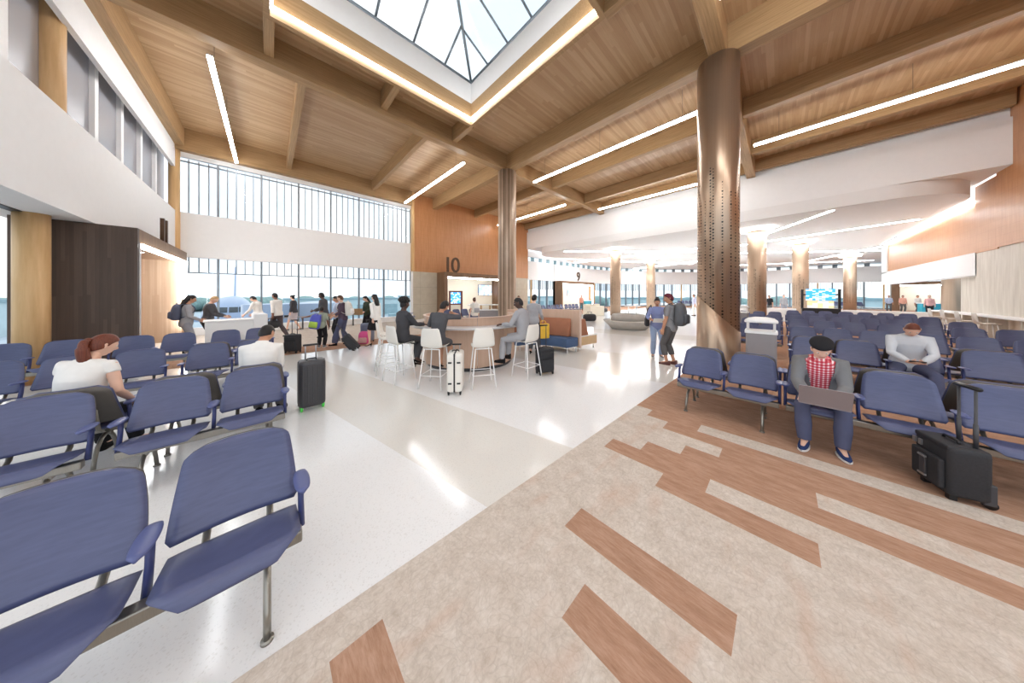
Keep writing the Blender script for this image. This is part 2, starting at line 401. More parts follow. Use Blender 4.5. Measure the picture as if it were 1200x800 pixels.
beam('ceiling_beam', -2.9, 17.2, 7.8, 7.0, 17.5, DECK, 'x', 'timber edge beam above the tall window wall')
beam('ceiling_beam', -2.95, 4, 7.95, -2.6, 17.2, DECK, 'y', 'timber edge beam along the left clerestory')
# skylight trimmers and stubs
for x, lab in ((-.12, 'left'), (2.75, 'middle'), (5.5, 'right')):
    beam('ceiling_beam', x, SY1+.12, 8.12, x+.2, 9.45, DECK, 'y', f'short timber stub beam from the skylight to the main beam, {lab} one')
beam('ceiling_beam', SX1, 1.33, 8.12, SX1+.2, SY0-.1, DECK, 'y', 'short timber stub beam from the skylight to the big column beam')
beam('ceiling_beam', SX0-.2, 1.33, 8.12, SX0, SY0-.1, DECK, 'y', 'short timber stub beam at the near corner of the skylight')
b = MB(); t_ = .12
for x0, y0, x1, y1 in ((SX0-t_,SY0-t_,SX1+t_,SY0),(SX0-t_,SY1,SX1+t_,SY1+t_),(SX0-t_,SY0,SX0,SY1),(SX1,SY0,SX1+t_,SY1)):
    b.box(x0, y0, 8.12, x1, y1, 8.92)
struct(b, 'trim_skylight', M['beam_x'], 'timber frame lining the bottom of the skylight')
b = MB(); t_ = .16
for x0, y0, x1, y1 in ((SX0-t_,SY0-t_,SX1+t_,SY0),(SX0-t_,SY1,SX1+t_,SY1+t_),(SX0-t_,SY0,SX0,SY1),(SX1,SY0,SX1+t_,SY1)):
    b.box(x0, y0, 8.921, x1, y1, 9.7)
struct(b, 'wall_skylight', M['white'], 'white shaft walls of the skylight')
# glazed hip roof of the skylight
ZB, ZR = 9.7, 11.0
rx0, rx1, yr = SX0+2.57, SX1-2.57, (SY0+SY1)/2
ra, rb = V((rx0,yr,ZR)), V((rx1,yr,ZR))
c00,c10,c11,c01 = V((SX0,SY0,ZB)),V((SX1,SY0,ZB)),V((SX1,SY1,ZB)),V((SX0,SY1,ZB))
b = MB(); b.add([c00,c10,c11,c01,ra,rb], [(0,1,5,4),(1,2,5),(2,3,4,5),(3,0,4)])
sk = struct(b, 'window_skylight', M['glass'], 'glazed hipped skylight over the hall', fix=False)
b = MB()
def bar(p, q, r=.035): b.tube([p, q], r, 6)
for p, q in ((c00,ra),(c01,ra),(c10,rb),(c11,rb),(ra,rb)): bar(p, q, .05)
for p, q in ((c00,c10),(c10,c11),(c11,c01),(c01,c00)): bar(p, q, .05)
n = 5
for k in range(1, n):
    f = k/n
    for cy, s in ((SY0,1),(SY1,-1)):
        x = SX0+(SX1-SX0)*f
        tt = min((x-SX0)/(rx0-SX0), (SX1-x)/(SX1-rx1), 1)
        bar(V((x,cy,ZB)), V((x, cy+(yr-cy)*tt, ZB+(ZR-ZB)*tt)))
    y = SY0+(SY1-SY0)*f; tt = min((y-SY0)/(yr-SY0), (SY1-y)/(SY1-yr), 1)
    bar(V((SX0,y,ZB)), V((SX0+(rx0-SX0)*tt, y, ZB+(ZR-ZB)*tt))); bar(V((SX1,y,ZB)), V((SX1+(rx1-SX1)*tt, y, ZB+(ZR-ZB)*tt)))
b.build('glazing_bar', M['mullion'], sk)
# lamps: skylight strip
b = MB(); z0, z1, e = 8.27, 8.35, .05
lights = empty('cove_light', (0,0,0), 0, 'continuous white light strip around the foot of the skylight', 'light')
for x0, y0, x1, y1 in ((SX0,SY0,SX1,SY0+e),(SX0,SY1-e,SX1,SY1),(SX0,SY0+e,SX0+e,SY1-e),(SX1-e,SY0+e,SX1,SY1-e)):
    MB().box(x0, y0, z0, x1, y1, z1).build('diffuser', M['led_cove'], lights)

# ---- left wall (X = -2.85) ----
LX = -2.85
struct(MB().box(LX-.12, 4, 3.35, LX, 17.5, 5.25), 'wall_left', M['white'], 'smooth white wall band below the left clerestory')
struct(MB().box(-4.0, 4, 3.35, LX-.12, 17.5, 3.5), 'ceiling_soffit_left', M['white'], 'white soffit over the recessed left glazing')
vt = MB()
for y in (7.6, 9.2): vt.box(-3.6, y, 3.338, -3.45, y+1.2, 3.35)
tag(vt.build('air_slot', M['black_plastic']), 'dark slot diffuser in the white soffit at the left', 'vent')
struct(MB().box(LX-.1, 4, 7.05, LX, 17.45, 7.95), 'wall_left_header', M['white'], 'white header above the left clerestory')
y = 4.0; k = 0
while y < 17.3:
    y1 = min(y+1.5, 17.4)
    b = MB(); b.quad((LX-.3,y,5.25),(LX-.3,y1,5.25),(LX-.3,y1,7.9),(LX-.3,y,7.9))
    w = struct(b, f'window_left_{k}', M['grey_glass'], 'grey translucent pane of the left clerestory, bay %d from the near end' % (k+1), fix=False)
    MB().box(LX-.36, y-.09, 5.25, LX-.22, y+.09, 7.9).build('mullion', M['white_paint'], w)
    y = y1; k += 1
y = 4.0; k = 0
while y < 10.2:
    y1 = min(y+1.6, 10.3)
    b = MB(); b.quad((-3.95,y,0),(-3.95,y1,0),(-3.95,y1,3.35),(-3.95,y,3.35))
    w = struct(b, f'window_leftlow_{k}', M['glass'], 'tall lower pane of the recessed left glazing, bay %d' % (k+1), fix=False)
    fb = MB().box(-4.0, y-.04, 0, -3.88, y+.04, 3.35); fb.box(-4.0, y, 2.0, -3.9, y1, 2.08); fb.box(-4.0, y, 0, -3.9, y1, .1)
    fb.build('window_frame', M['mullion'], w)
    y = y1; k += 1
# ---- far wall (Y = 17.5) with bays of 1.4 ----
FY = 17.5
struct(MB().box(-2.97, FY, 3.35, 7.15, FY+.2, 5.25), 'wall_far', M['white'], 'white wall band between upper and lower windows')
struct(MB().box(-2.97, FY-.02, 7.6, 7.15, FY+.15, 7.85), 'wall_far_header', M['white'], 'white header strip above the far clerestory')
g0 = -3.1
for k in range(8):
    xa, xb = g0+1.4*k, min(g0+1.4*(k+1), 7.1)
    if xb-xa < .3: continue
    xa2 = max(xa, -2.9)
    b = MB().quad((xa2,FY+.1,5.25),(xb,FY+.1,5.25),(xb,FY+.1,7.6),(xa2,FY+.1,7.6))
    w = struct(b, f'window_upper_{k}', M['glass'], 'upper clerestory window of the far wall, bay %d from the left' % (k+1), fix=False)
    f = MB().box(xb-.035, FY, 5.25, xb+.035, FY+.14, 7.6)
    for q in range(1, 5): f.box(xa+.28*q-.016, FY+.03, 5.25, xa+.28*q+.016, FY+.16, 7.55)
    f.box(xa2, FY+.02, 7.42, xb, FY+.12, 7.46)
    f.build('mullion', M['thin_fin'], w)
    b = MB().quad((xa2,FY+.1,0),(xb,FY+.1,0),(xb,FY+.1,3.35),(xa2,FY+.1,3.35))
    w = struct(b, f'window_lower_{k}', M['glass'], 'lower window of the far wall, bay %d from the left' % (k+1), fix=False)
    f = MB().box(xb-.035, FY, 0, xb+.035, FY+.16, 3.35); f.box(xa2, FY+.04, 2.68, xb, FY+.14, 2.72)
    for q in range(1, 5): f.box(xa+.28*q-.016, FY+.05, 2.7, xa+.28*q+.016, FY+.13, 3.35)
    f.build('mullion', M['mullion'], w)
struct(MB().box(-2.9, FY-.35, 0, 7.0, FY, .28).box(-2.9, FY-.35, .28, 7.0, FY, .32), 'trim_sill', M['white_paint'], 'low white sill heater under the far windows', bevel=.01)
# orange wall with tile base
struct(MB().box(7.15, FY, 3.35, 18.75, FY+.2, DECK), 'wall_orange', M['orange'], 'orange wood panelled wall above gate 10')
struct(MB().box(7.15, FY+.02, 0, 8.95, FY+.2, 3.35).box(15.2, FY+.02, 0, 18.75, FY+.2, 3.35), 'wall_tile', M['tile'], 'beige tiled lower wall beside gate 10')
struct(MB().box(7.0, FY-.28, 3.35, 7.15, FY+.2, DECK), 'trim_orange_edge', M['blond'], 'light timber end of the orange wall')
struct(MB().box(7.0, FY-.05, 0, 7.15, FY+.2, 3.35), 'trim_white_edge', M['white'], 'white end post of the lower windows')

# ---- white fascia (X = 18.6) and lower ceiling of the far hall ----
b = MB(); b.box(18.6, -5.45, 6.25, 18.9, 17.5, 7.9); b.box(18.75, -5.45, 7.9, 19.0, 17.5, DECK)
b.box(18.9, -5.45, 6.25, 22.5, 17.5, 6.4)
struct(b, 'wall_fascia', M['white'], 'long white fascia between high hall and lower ceiling')
# lower ceiling slab with rounded near corners
LZ = 5.68
out = []
def arc(cx, cy, r, a0, a1, n=10): return [(cx+r*math.cos(R(a0+(a1-a0)*k/n)), cy+r*math.sin(R(a0+(a1-a0)*k/n))) for k in range(n+1)]
pts = arc(21.0, -2.85, 2.4, 270, 180) + arc(21.0, 14.5, 2.4, 180, 90)
pts += [(33,18.4),(40,17.0),(46,13),(51,8.6),(54,4),(56,-3),(57,-10),(56,-22),(35,-22),(35,-5.25)]
b = MB(); b.prism(pts, LZ, 6.25, smooth=False)
lc = struct(b, 'ceiling_lower', M['soffit'], 'low white oval ceiling over the far gate hall')
for p in lc.data.polygons: p.use_smooth = abs(p.normal.z) < .5
# ---- far hall outer wall: polyline of bays ----
POLY = [(18.75,18.2),(24,18.2),(31.5,18.2),(36.5,17.2),(41,15),(45.5,11.8),(49.5,7.8),(52.3,3.2),(53.6,-2),(54,-7),(53.6,-14),(50,-21),(36,-21.5)]
for i in range(len(POLY)-1):
    p, q = V((*POLY[i],0)), V((*POLY[i+1],0)); d = (q-p); L = d.length; u = d.normalized(); nrm = V((u.y,-u.x,0))
    Mx = Matrix(((u.x,nrm.x,0,p.x),(u.y,nrm.y,0,p.y),(0,0,1,0),(0,0,0,1)))
    b = MB().box(-.06, -.2, 3.3, L+.06, 0, 5.25, 0, Mx); b.box(0, -.2, LZ, L, 0, 6.3, 0, Mx)
    struct(b, f'wall_hall_{i}', M['white'], 'white curved wall band of the far hall, segment %d from gate 10' % (i+1))
    n = max(2, round(L/1.35)); s = L/n
    b = MB().add([Mx @ V(c) for c in ((0,-.1,0),(L,-.1,0),(L,-.1,3.3),(0,-.1,3.3))], [(0,1,2,3)])
    w = struct(b, f'window_hall_{i}', M['glass'], 'tall far hall window, segment %d from gate 10' % (i+1), fix=False)
    f = MB(); g = MB()
    for k in range(n+1):
        (g if k % 4 == 1 else f).box(k*s-.06, -.18, 0, k*s+.06, .02, 3.3, 0, Mx)
        for j in range(1, 5): f.box(k*s+s*j/5-.012, -.12, 2.3, k*s+s*j/5+.012, -.05, 3.3, 0, Mx) if k < n else None
    f.box(0, -.14, .0, L, 0, .12, 0, Mx)
    f.build('mullion', M['mullion'], w); g.build('timber_post', M['blond'], w)
    b = MB().add([Mx @ V(c) for c in ((0,-.1,5.25),(L,-.1,5.25),(L,-.1,LZ),(0,-.1,LZ))], [(0,1,2,3)])
    w = struct(b, f'window_slot_{i}', M['glass'], 'thin clerestory slot under the low ceiling, segment %d' % (i+1), fix=False)
    f = MB()
    for k in range(n): f.box(k*s, -.14, 5.25, k*s+.42, -.02, LZ, 0, Mx)
    f.build('slot_post', M['far_build2'] if i < 5 else M['mullion'], w)
# ---- right orange wall (Y = -5.5) ----
struct(MB().box(6, -5.75, 3.5, 19.6, -5.45, DECK).box(19.6, -5.75, 3.45, 21.2, -5.47, LZ+.5), 'wall_right', M['orange'], 'orange wood veneer wall beside the white fascia')
struct(MB().box(21.2, -5.85, 3.5, 34.5, -5.56, LZ), 'wall_right_far', M['orange'], 'orange wood veneer bulkhead washed by a light strip')
struct(MB().box(21.2, -5.95, 2.55, 36, -5.5, 3.5).box(34.5, -5.95, 3.4, 36, -5.5, LZ), 'wall_right_band', M['white'], 'white band under the orange bulkhead')
struct(MB().box(6, -5.9, 0, 21.3, -5.5, 3.5).box(21.3, -6.2, 0, 24.2, -5.9, 2.55), 'wall_right_lower', M['streaked'], 'pale streaked stone wall below the orange wall')

# ---- gate boxes ----
def text_mesh(txt, h, depth):
    cu = bpy.data.curves.new('t', 'FONT'); cu.body = txt; cu.size = h/.72; cu.extrude = depth/2; cu.offset = .006*h
    o = bpy.data.objects.new('t', cu); COL.objects.link(o)
    me = bpy.data.meshes.new_from_object(o.evaluated_get(bpy.context.evaluated_depsgraph_get()))
    bpy.data.objects.remove(o); bpy.data.curves.remove(cu); return me
def letters(txt, h, loc, rz, label, squeeze=1.0, gap=0):
    root = empty('gate_number_sign', loc, rz, label, 'sign'); x = 0
    for ch in txt:
        me = text_mesh(ch, h, .08); me.materials.clear(); me.materials.append(M['letter'])
        xs = [v.co.x for v in me.vertices]; w = max(xs)-min(xs); lo = min(xs); zl = min(v.co.y for v in me.vertices)
        if ch == '1':   # old-style one with a flag serif
            pass
        me.transform(Matrix.Translation((-lo,-zl,0))); me.transform(Matrix.Scale(squeeze, 4, (1,0,0))); me.transform(Matrix.Rotation(PI/2, 4, 'X'))
        o = bpy.data.objects.new('numeral', me); COL.objects.link(o); o.parent = root; o.location = (x,0,0); x += w*squeeze+gap
    return root
# gate 11 (X front -2.2, opening towards +X)
G0, G1, GX, GZ = 10.6, 15.6, -2.3, 3.34
b = MB(); b.box(-3.8, G0, 0, GX, G0+.12, GZ)
struct(b, 'wall_gate_eleven_side', M['dark_slat'], 'dark slatted walnut side of the gate 11 portal')
b = MB(); b.box(-3.8, G1-.15, 0, GX-.1, G1, 3.0); b.box(-3.8, G0+.12, 0, -3.68, G1-.15, 3.0)
struct(b, 'wall_gate_eleven_inside', M['tan_slat'], 'tan slatted inside of the gate 11 portal')
b = MB(); b.box(-3.8, G0+.12, 3.0, GX, G1, GZ); b.box(GX-.1, G1-.15, 0, GX, G1, 3.0)
struct(b, 'trim_gate_eleven', M['gate_brown'], 'brown header of the gate 11 portal')
struct(MB().box(GX-.1, G0+.121, 0, GX+.01, G0+.19, 3.0), 'trim_gate_eleven_jamb', M['white_paint'], 'pale jamb edge of the gate 11 portal')
lt = empty('portal_light', (0,0,0), 0, 'white light strip framing the dark slatted portal', 'light')
MB().box(GX-.05, G0+.2, 2.9, GX+.03, G1-.02, 2.99).build('header_strip', M['led'], lt)
MB().box(GX-.05, G1-.28, 0.5, GX+.03, G1-.16, 2.9).build('jamb_strip', M['led'], lt)
dl = empty('downlight', (-2.9,13.0,3.0), 0, 'round downlight in the ceiling of the gate 11 portal', 'light')
MB().lathe([(.16,-.01),(.16,0)], 20).build('lens', M['led_soft'], dl); MB().lathe([(.16,-.015),(.2,-.015),(.2,0)], 20, caps=False).build('trim_ring', M['white_paint'], dl)
letters('11', .80, (GX-.12, 13.6, GZ), PI/2+PI, 'dark bronze gate number 11 standing on the dark portal', .9, .22)
# gate 10 portal
P0, P1, PY = 8.95, 15.2, 16.4
b = MB(); b.box(P0, PY, 0, P0+.25, 18.6, 3.36); b.box(P1-.25, PY, 0, P1, 18.6, 3.36); b.box(P0+.25, PY, 3.02, P1-.25, 18.6, 3.36)
struct(b, 'trim_gate_ten', M['gate_brown'], 'brown portal frame of gate 10')
struct(MB().box(P0+.25, 18.5, 0, P1-.25, 18.7, 3.02), 'wall_gate_ten', M['cream'], 'cream back wall inside the gate 10 portal')
lt = empty('portal_light', (0,0,0), 0, 'white light strip under the gate 10 header', 'light')
MB().box(P0+.3, PY+.05, 2.93, P1-.3, PY+.15, 3.02).build('header_strip', M['led'], lt)
letters('10', 1.12, (9.2, PY+.12, 3.36), 0, 'dark bronze gate number 10 standing on the gate portal', 1.0, .2)
# gate 9 portal
Q0, Q1, QY = 24.0, 31.3, 17.2
b = MB(); b.box(Q0, QY, 0, Q0+.25, 18.15, 3.32); b.box(Q1-.25, QY, 0, Q1, 18.15, 3.32); b.box(Q0+.25, QY, 3.0, Q1-.25, 18.15, 3.32)
struct(b, 'trim_gate_nine', M['gate_brown'], 'brown portal frame of gate 9')
struct(MB().box(Q0+.25, 17.92, 0, Q1-.25, 18.0, 3.0), 'wall_gate_nine', M['cream'], 'cream back wall inside the gate 9 portal')
lt = empty('portal_light', (0,0,0), 0, 'white light strip framing the far portal under the number nine', 'light')
MB().box(Q0+.3, QY+.05, 2.9, Q1-.3, QY+.15, 3.0).build('header_strip', M['led'], lt)
MB().box(Q1-.4, QY+.05, 0.2, Q1-.28, QY+.15, 2.9).build('jamb_strip', M['led'], lt)
letters('9', 1.15, (28.6, 18.12, 3.5), 0, 'dark bronze gate number 9 on the white curved band', 1.0, .2)
# gate 8 portal far right, on the curved wall
g8 = Matrix.Translation((49.6,-8.2,0)) @ Matrix.Rotation(R(-97), 4, 'Z')
b = MB(); b.box(0,-.3,0,.5,1.8,3.1,0,g8); b.box(8.2,-.3,0,8.5,1.8,3.1,0,g8); b.box(.5,-.3,2.75,8.2,1.8,3.1,0,g8)
struct(b, 'trim_gate_far', M['gate_brown'], 'brown portal frame at the far right end of the hall')
struct(MB().box(.5,1.6,0,8.2,1.8,2.75,0,g8), 'wall_gate_far', M['cream'], 'cream back wall of the far right portal')
lt = empty('portal_light', (0,0,0), 0, 'white light strip under the header of the far right portal', 'light')
MB().box(.5,-.2,2.66,8.2,-.1,2.75,0,g8).build('header_strip', M['led_soft'], lt)

# ---- columns ----
def column(name, x, y, r, h, mat, label, cap=False, ribs=False, collar=0):
    o = empty(name, (x,y,0), 0, label, 'column')
    if mat == 'big':
        # lower sleeve with a slanted top edge, perforated shell above
        n = 64; ring = lambda rr, zf: [(rr*math.cos(2*PI*k/n), rr*math.sin(2*PI*k/n), zf(2*PI*k/n)) for k in range(n)]
        ph = R(-82); zt = lambda a: 1.25 + .48*math.cos(a-ph+PI)
        b = MB().loft([ring(r+.015, lambda a: 0), ring(r+.015, zt), ring(r, zt)], caps=False); b.build('base_sleeve', M['bronze'], o)
        b = MB().loft([ring(r, lambda a: .05), ring(r, lambda a: h)], caps=True); b.build('perforated_cladding', M['bronze_holes'], o)
    else:
        MB().lathe([(r,3.52 if y == 9.75 else 0),(r,h)], 48).build('cladding', M[mat], o)
    if cap:
        MB().lathe([(r+.28,h),(r+.3,h+.04),(r+.3,h+.16)], 40).build('light_ring', M['led_cap'], o)
        MB().lathe([(r+.02,h-.05),(r+.02,h)], 40).build('collar', M['bronze'], o)
    return o
column('column', 8.75, 1.2, .45, 7.95, 'big', 'tall bronze column with dotted perforations behind the front blue seats')
column('column', 8.78, 9.65, .46, 7.95, 'ribbed', 'tall ribbed bronze column in front of the gate 10 portal')
for x, y, lab in ((21.4,9.8,'bronze column with glowing cap beside the concrete bench'),(29.6,9.7,'slim far bronze column with glowing cap behind the standing couple'),
                  (21.1,1.06,'bronze column with glowing cap just right of the tall perforated column'),(28.6,-.9,'bronze column with glowing cap beside the flight board'),
                  (42,-4.6,'far bronze column with glowing cap right of the flight board')):
    column('column', x, y, .42, 5.52, 'bronze_holes_low', lab, True)
column('column', 36.5, -8.6, .45, 5.6, 'bronze', 'partly hidden bronze column by the far right portal')
column('column', -3.42, 10.2, .19, 3.35, 'blond', 'round blond timber column in front of the dark slatted portal')
column('column', -3.1, 9.75, .17, DECK, 'blond', 'round blond timber column in the left clerestory')
column('column', -2.9, 17.42, .16, 7.8, 'blond', 'round blond timber column in the corner of the clerestories')
for c in bpy.data.objects:
    if c.name.startswith('column') and c.type == 'EMPTY': c['kind'] = 'structure'

# ---- linear lamps of the high hall ----
def line_lamp(x, y0, y1, z, label, name='pendant_light'):
    o = empty(name, (x, y0, z), 0, label, 'light', 'linear pendants under the timber ceiling'); L = y1-y0
    MB().box(-.05, 0, .06, .05, L, .1).build('housing', M['alu'], o)
    MB().box(-.05, .005, -.01, .05, L-.005, .06).build('diffuser', M['led'], o)
    for f in (.1, .5, .9): MB().tube([(0,L*f,.1),(0,L*f,DECK-z)], .005, 6).build('suspension_wire', M['wire'], o)
    return o
line_lamp(-1.1, 9.9, 17.0, 7.7, 'linear pendant light over the seats by the left window corner')
line_lamp(6.4, 9.95, 16.9, 7.7, 'linear pendant light ending at the orange wall')
line_lamp(14.3, 9.95, 16.9, 7.7, 'linear pendant light just right of the slim ribbed column')
line_lamp(10.2, 1.6, 9.1, 7.7, 'long linear pendant light between the two tall columns')
line_lamp(16.8, 1.5, 8.9, 7.7, 'linear pendant light in front of the white fascia, left of the big column')
line_lamp(14.1, -6.2, .8, 7.7, 'long linear pendant light at the upper right')
line_lamp(6.55, -6.2, .88, 7.7, 'linear pendant light at the top edge above the big column')
line_lamp(-1.1, -6.2, .8, 7.7, 'linear pendant light behind the viewpoint, over the left end')
line_lamp(2.7, -6.2, .7, 7.7, 'added linear fill light behind the viewpoint, over the near carpet')  # extra lamp out of view, added to brighten the hall after the right wall closed
# ---- recessed light lines of the low ceiling ----
CLZ = [0]
def ceil_line(p, q, label, w=.14, m='led_soft'):
    CLZ[0] += .008; zt = LZ-.002-CLZ[0]
    p, q = V((*p,0)), V((*q,0)); u = (q-p).normalized(); n = V((u.y,-u.x,0))*w/2
    b = MB().prism([tuple(c)[:2] for c in (p+n, q+n, q-n, p-n)], zt-.006, zt)
    tag(b.build('ceiling_light', M[m]), label, 'light', 'light lines in the low white ceiling')
ceil_line((23.5,.8),(19.1,-1.6), 'bright light line in the low ceiling just right of the nearest capped column')
ceil_line((27.8,4.0),(24.6,-4.9), 'light line in the low ceiling crossing towards the orange wall')
ceil_line((50,-.3),(35.2,-6.0), 'far slanted light line behind the flight board column')
ceil_line((31.4,4.0),(41.5,-8.5), 'level light line across the low ceiling to the orange bulkhead')
ceil_line((44.6,5.5),(50,-7.1), 'farthest light line of the low ceiling')
ceil_line((19.4,13.6),(28.3,5.6), 'light line in the low ceiling left of the big column, nearest the fascia')
ceil_line((22,17.4),(39,7.8), 'light line in the low ceiling above gate 9')
ceil_line((27.1,17.6),(26.2,4.5), 'light line in the low ceiling running back from gate 9')
ceil_line((40,15.5),(35,3.5), 'light line in the low ceiling behind the concrete bench column')
lt = MB().box(21.3, -5.54, LZ-.12, 34.4, -5.40, LZ-.02)
tag(lt.build('ceiling_wash_light', M['led_wash']), 'bright light strip washing the orange bulkhead', 'light')

# ============================================================ OUTSIDE
struct(MB().box(-250, -250, -5.2, 300, 300, -5), 'ground', M['apron'], 'pale concrete apron outside the windows')
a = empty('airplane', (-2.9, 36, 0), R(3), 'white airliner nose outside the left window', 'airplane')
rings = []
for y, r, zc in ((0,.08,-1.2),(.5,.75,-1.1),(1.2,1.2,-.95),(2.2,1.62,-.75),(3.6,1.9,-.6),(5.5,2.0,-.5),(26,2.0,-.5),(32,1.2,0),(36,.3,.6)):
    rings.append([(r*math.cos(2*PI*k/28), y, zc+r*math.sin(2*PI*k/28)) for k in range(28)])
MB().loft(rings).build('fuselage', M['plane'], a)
NOSE = ((0,.08,-1.2),(.5,.75,-1.1),(1.2,1.2,-.95),(2.2,1.62,-.75),(3.6,1.9,-.6),(5.5,2.0,-.5))
def nose_y(x, z):
    y = 0
    while y < 5.4:
        k = max(i for i in range(5) if NOSE[i][0] <= y); f = (y-NOSE[k][0])/(NOSE[k+1][0]-NOSE[k][0])
        r = NOSE[k][1]*(1-f)+NOSE[k+1][1]*f; zc = NOSE[k][2]*(1-f)+NOSE[k+1][2]*f
        if x*x+(z-zc)**2 <= r*r: return y
        y += .02
    return y
for x0, x1 in ((-1.15,-.72),(-.66,-.05),(.05,.66),(.72,1.15)):
    g = [(x0+(x1-x0)*i/5, .5*j/4) for j in range(5) for i in range(6)]
    MB().add([(x,nose_y(x,z)-.05,z) for x, z in g], [(6*j+i,6*j+i+1,6*j+i+7,6*j+i+6) for j in range(4) for i in range(5)]).build('cockpit_window', M['plane_glass'], a, fix=False)
for s in (-1,1):
    MB().prism([(s*1.8,11),(s*14,19),(s*14,20.5),(s*1.8,17)], -1.5, -1.2).build('wing', M['plane'], a)
    MB().lathe([(.7,0),(.95,.3),(.95,2.2),(.5,3.2)], 20).build('engine', M['plane_blue'], a, M=Matrix.Translation((s*5.2,11.5,-2.4)) @ Matrix.Rotation(-PI/2,4,'X'))
MB().tube([(0,4,-2.2),(0,4,-4.6)], .12, 8).lathe([(.35,-.12),(.35,.12)], 16, c=(0,4,-4.65)).build('nose_gear', M['charcoal'], a)
MB().prism([(29,0),(35,0),(38,6),(36,6)], -.1, .1, M=Matrix(((0,0,1,0),(1,0,0,0),(0,1,0,1),(0,0,0,1)))).build('tail_fin', M['plane'], a)
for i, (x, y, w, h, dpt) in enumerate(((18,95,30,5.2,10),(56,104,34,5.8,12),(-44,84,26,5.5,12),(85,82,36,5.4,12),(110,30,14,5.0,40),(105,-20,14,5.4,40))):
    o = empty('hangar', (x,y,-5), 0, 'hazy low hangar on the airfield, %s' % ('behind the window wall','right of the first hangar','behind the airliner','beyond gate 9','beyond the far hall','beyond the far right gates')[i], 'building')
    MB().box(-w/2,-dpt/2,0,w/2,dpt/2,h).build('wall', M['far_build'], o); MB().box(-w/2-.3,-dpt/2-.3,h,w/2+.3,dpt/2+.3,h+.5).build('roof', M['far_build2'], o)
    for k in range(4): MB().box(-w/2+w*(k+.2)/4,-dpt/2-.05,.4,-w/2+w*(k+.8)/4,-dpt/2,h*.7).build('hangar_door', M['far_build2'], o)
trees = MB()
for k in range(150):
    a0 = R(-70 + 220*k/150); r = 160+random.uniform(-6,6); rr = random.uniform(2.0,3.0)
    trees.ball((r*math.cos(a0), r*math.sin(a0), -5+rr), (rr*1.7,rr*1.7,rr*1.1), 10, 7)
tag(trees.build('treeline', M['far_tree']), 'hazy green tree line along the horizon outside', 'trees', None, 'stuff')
def truck(x, y, rz, label, col):
    o = empty('service_truck', (x,y,-5), rz, label, 'truck')
    MB().box(-2.2,-1,.6,1.0,1,3.2).build('cargo_box', M[col], o, bevel=.08); MB().prism([(1.1,.5),(2.6,.5),(2.6,1.5),(2.1,2.5),(1.1,2.5)], -1, 1, M=Matrix(((1,0,0,0),(0,0,1,0),(0,1,0,0),(0,0,0,1)))).build('cab', M['plane'], o, bevel=.05)
    MB().box(2.05,-.9,1.55,2.5,.9,2.3).build('windscreen', M['plane_glass'], o)
    for sx in (-1.5,1.7):
        for sy in (-.9,.9): MB().lathe([(.45,-.12),(.45,.12)], 16).build('wheel', M['black_plastic'], o, M=Matrix.Translation((sx,sy,.45)) @ Matrix.Rotation(PI/2,4,'X'))
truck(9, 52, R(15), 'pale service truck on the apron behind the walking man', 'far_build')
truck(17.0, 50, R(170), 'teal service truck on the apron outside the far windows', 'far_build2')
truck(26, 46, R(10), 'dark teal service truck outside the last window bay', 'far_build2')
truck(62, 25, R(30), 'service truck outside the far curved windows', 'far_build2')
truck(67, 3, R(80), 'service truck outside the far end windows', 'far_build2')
jb = empty('jet_bridge', (3.2, 33, 0), R(75), 'white jet bridge outside left of the walking men', 'jet bridge')
MB().box(-9,-1.5,-2.0,9,1.5,.9).build('tunnel', M['plane'], jb, bevel=.1); MB().box(7.5,-.4,-5,8.3,.4,-2).build('support_leg', M['far_build'], jb); MB().lathe([(2.1,-2.2),(2.1,1.1)], 20, c=(-9.5,0,0)).build('cab', M['plane'], jb)
# ============================================================ BEAM SEATING
PITCH = .58
def sm_ring(top, bot): return top + bot[::-1]
def seat_mb():
    b = MB(); rings = []; N = 13
    for k in range(15):
        v = k/14; y = -.27+.39*v
        hw = .258 - (.10*(1-v/.25)**2.2 if v < .25 else 0) - .012*max(0, v-.6)
        z = .432 - .055*max(0, v-.15) - (.055*((.15-v)/.15)**2 if v < .15 else 0)
        th = .034*(1-.5*abs(2*v-1)**6)
        us = [-1+2*i/(N-1) for i in range(N)]
        edge = lambda u: (1-abs(u)**8*.8)
        top = [(hw*u, y, z-.016*(1-u*u)*math.sin(PI*min(1,v*1.1))+th*.5*edge(u)) for u in us]
        bot = [(hw*u, y, z-.016*(1-u*u)*math.sin(PI*min(1,v*1.1))-th*.5*edge(u)) for u in us]
        rings.append(sm_ring(top, bot))
    return b.loft(rings)
def back_shape(off, th, grow):
    b = MB(); rings = []; N = 13; K = 17
    for k in range(K):
        t = k/(K-1)
        hw = .262 - .045*t**1.6 + grow
        if t > .82: hw -= .07*((t-.82)/.18)**2.6
        if t < .06: hw -= .02*(1-t/.06)
        y = .135 + .175*t + .03*math.sin(PI*t) + off; z = .452 + (.412+grow)*t - (.0 if k else grow)
        h = th*.5*(1-.55*abs(2*t-1)**8)
        us = [-1+2*i/(N-1) for i in range(N)]
        e = lambda u: 1-.8*abs(u)**8
        f = [(hw*u, y-.038*u*u-h*e(u), z) for u in us]; r = [(hw*u, y-.038*u*u+h*e(u), z) for u in us]
        rings.append(sm_ring(f, r))
    return b.loft(rings)
def arm_post_mb():
    b = MB(); b.tube([(0,-.02,.33),(0,.03,.46),(0,.05,.585)], [(.016,.035),(.015,.03),(.016,.03)], 10, side=(1,0,0)); return b
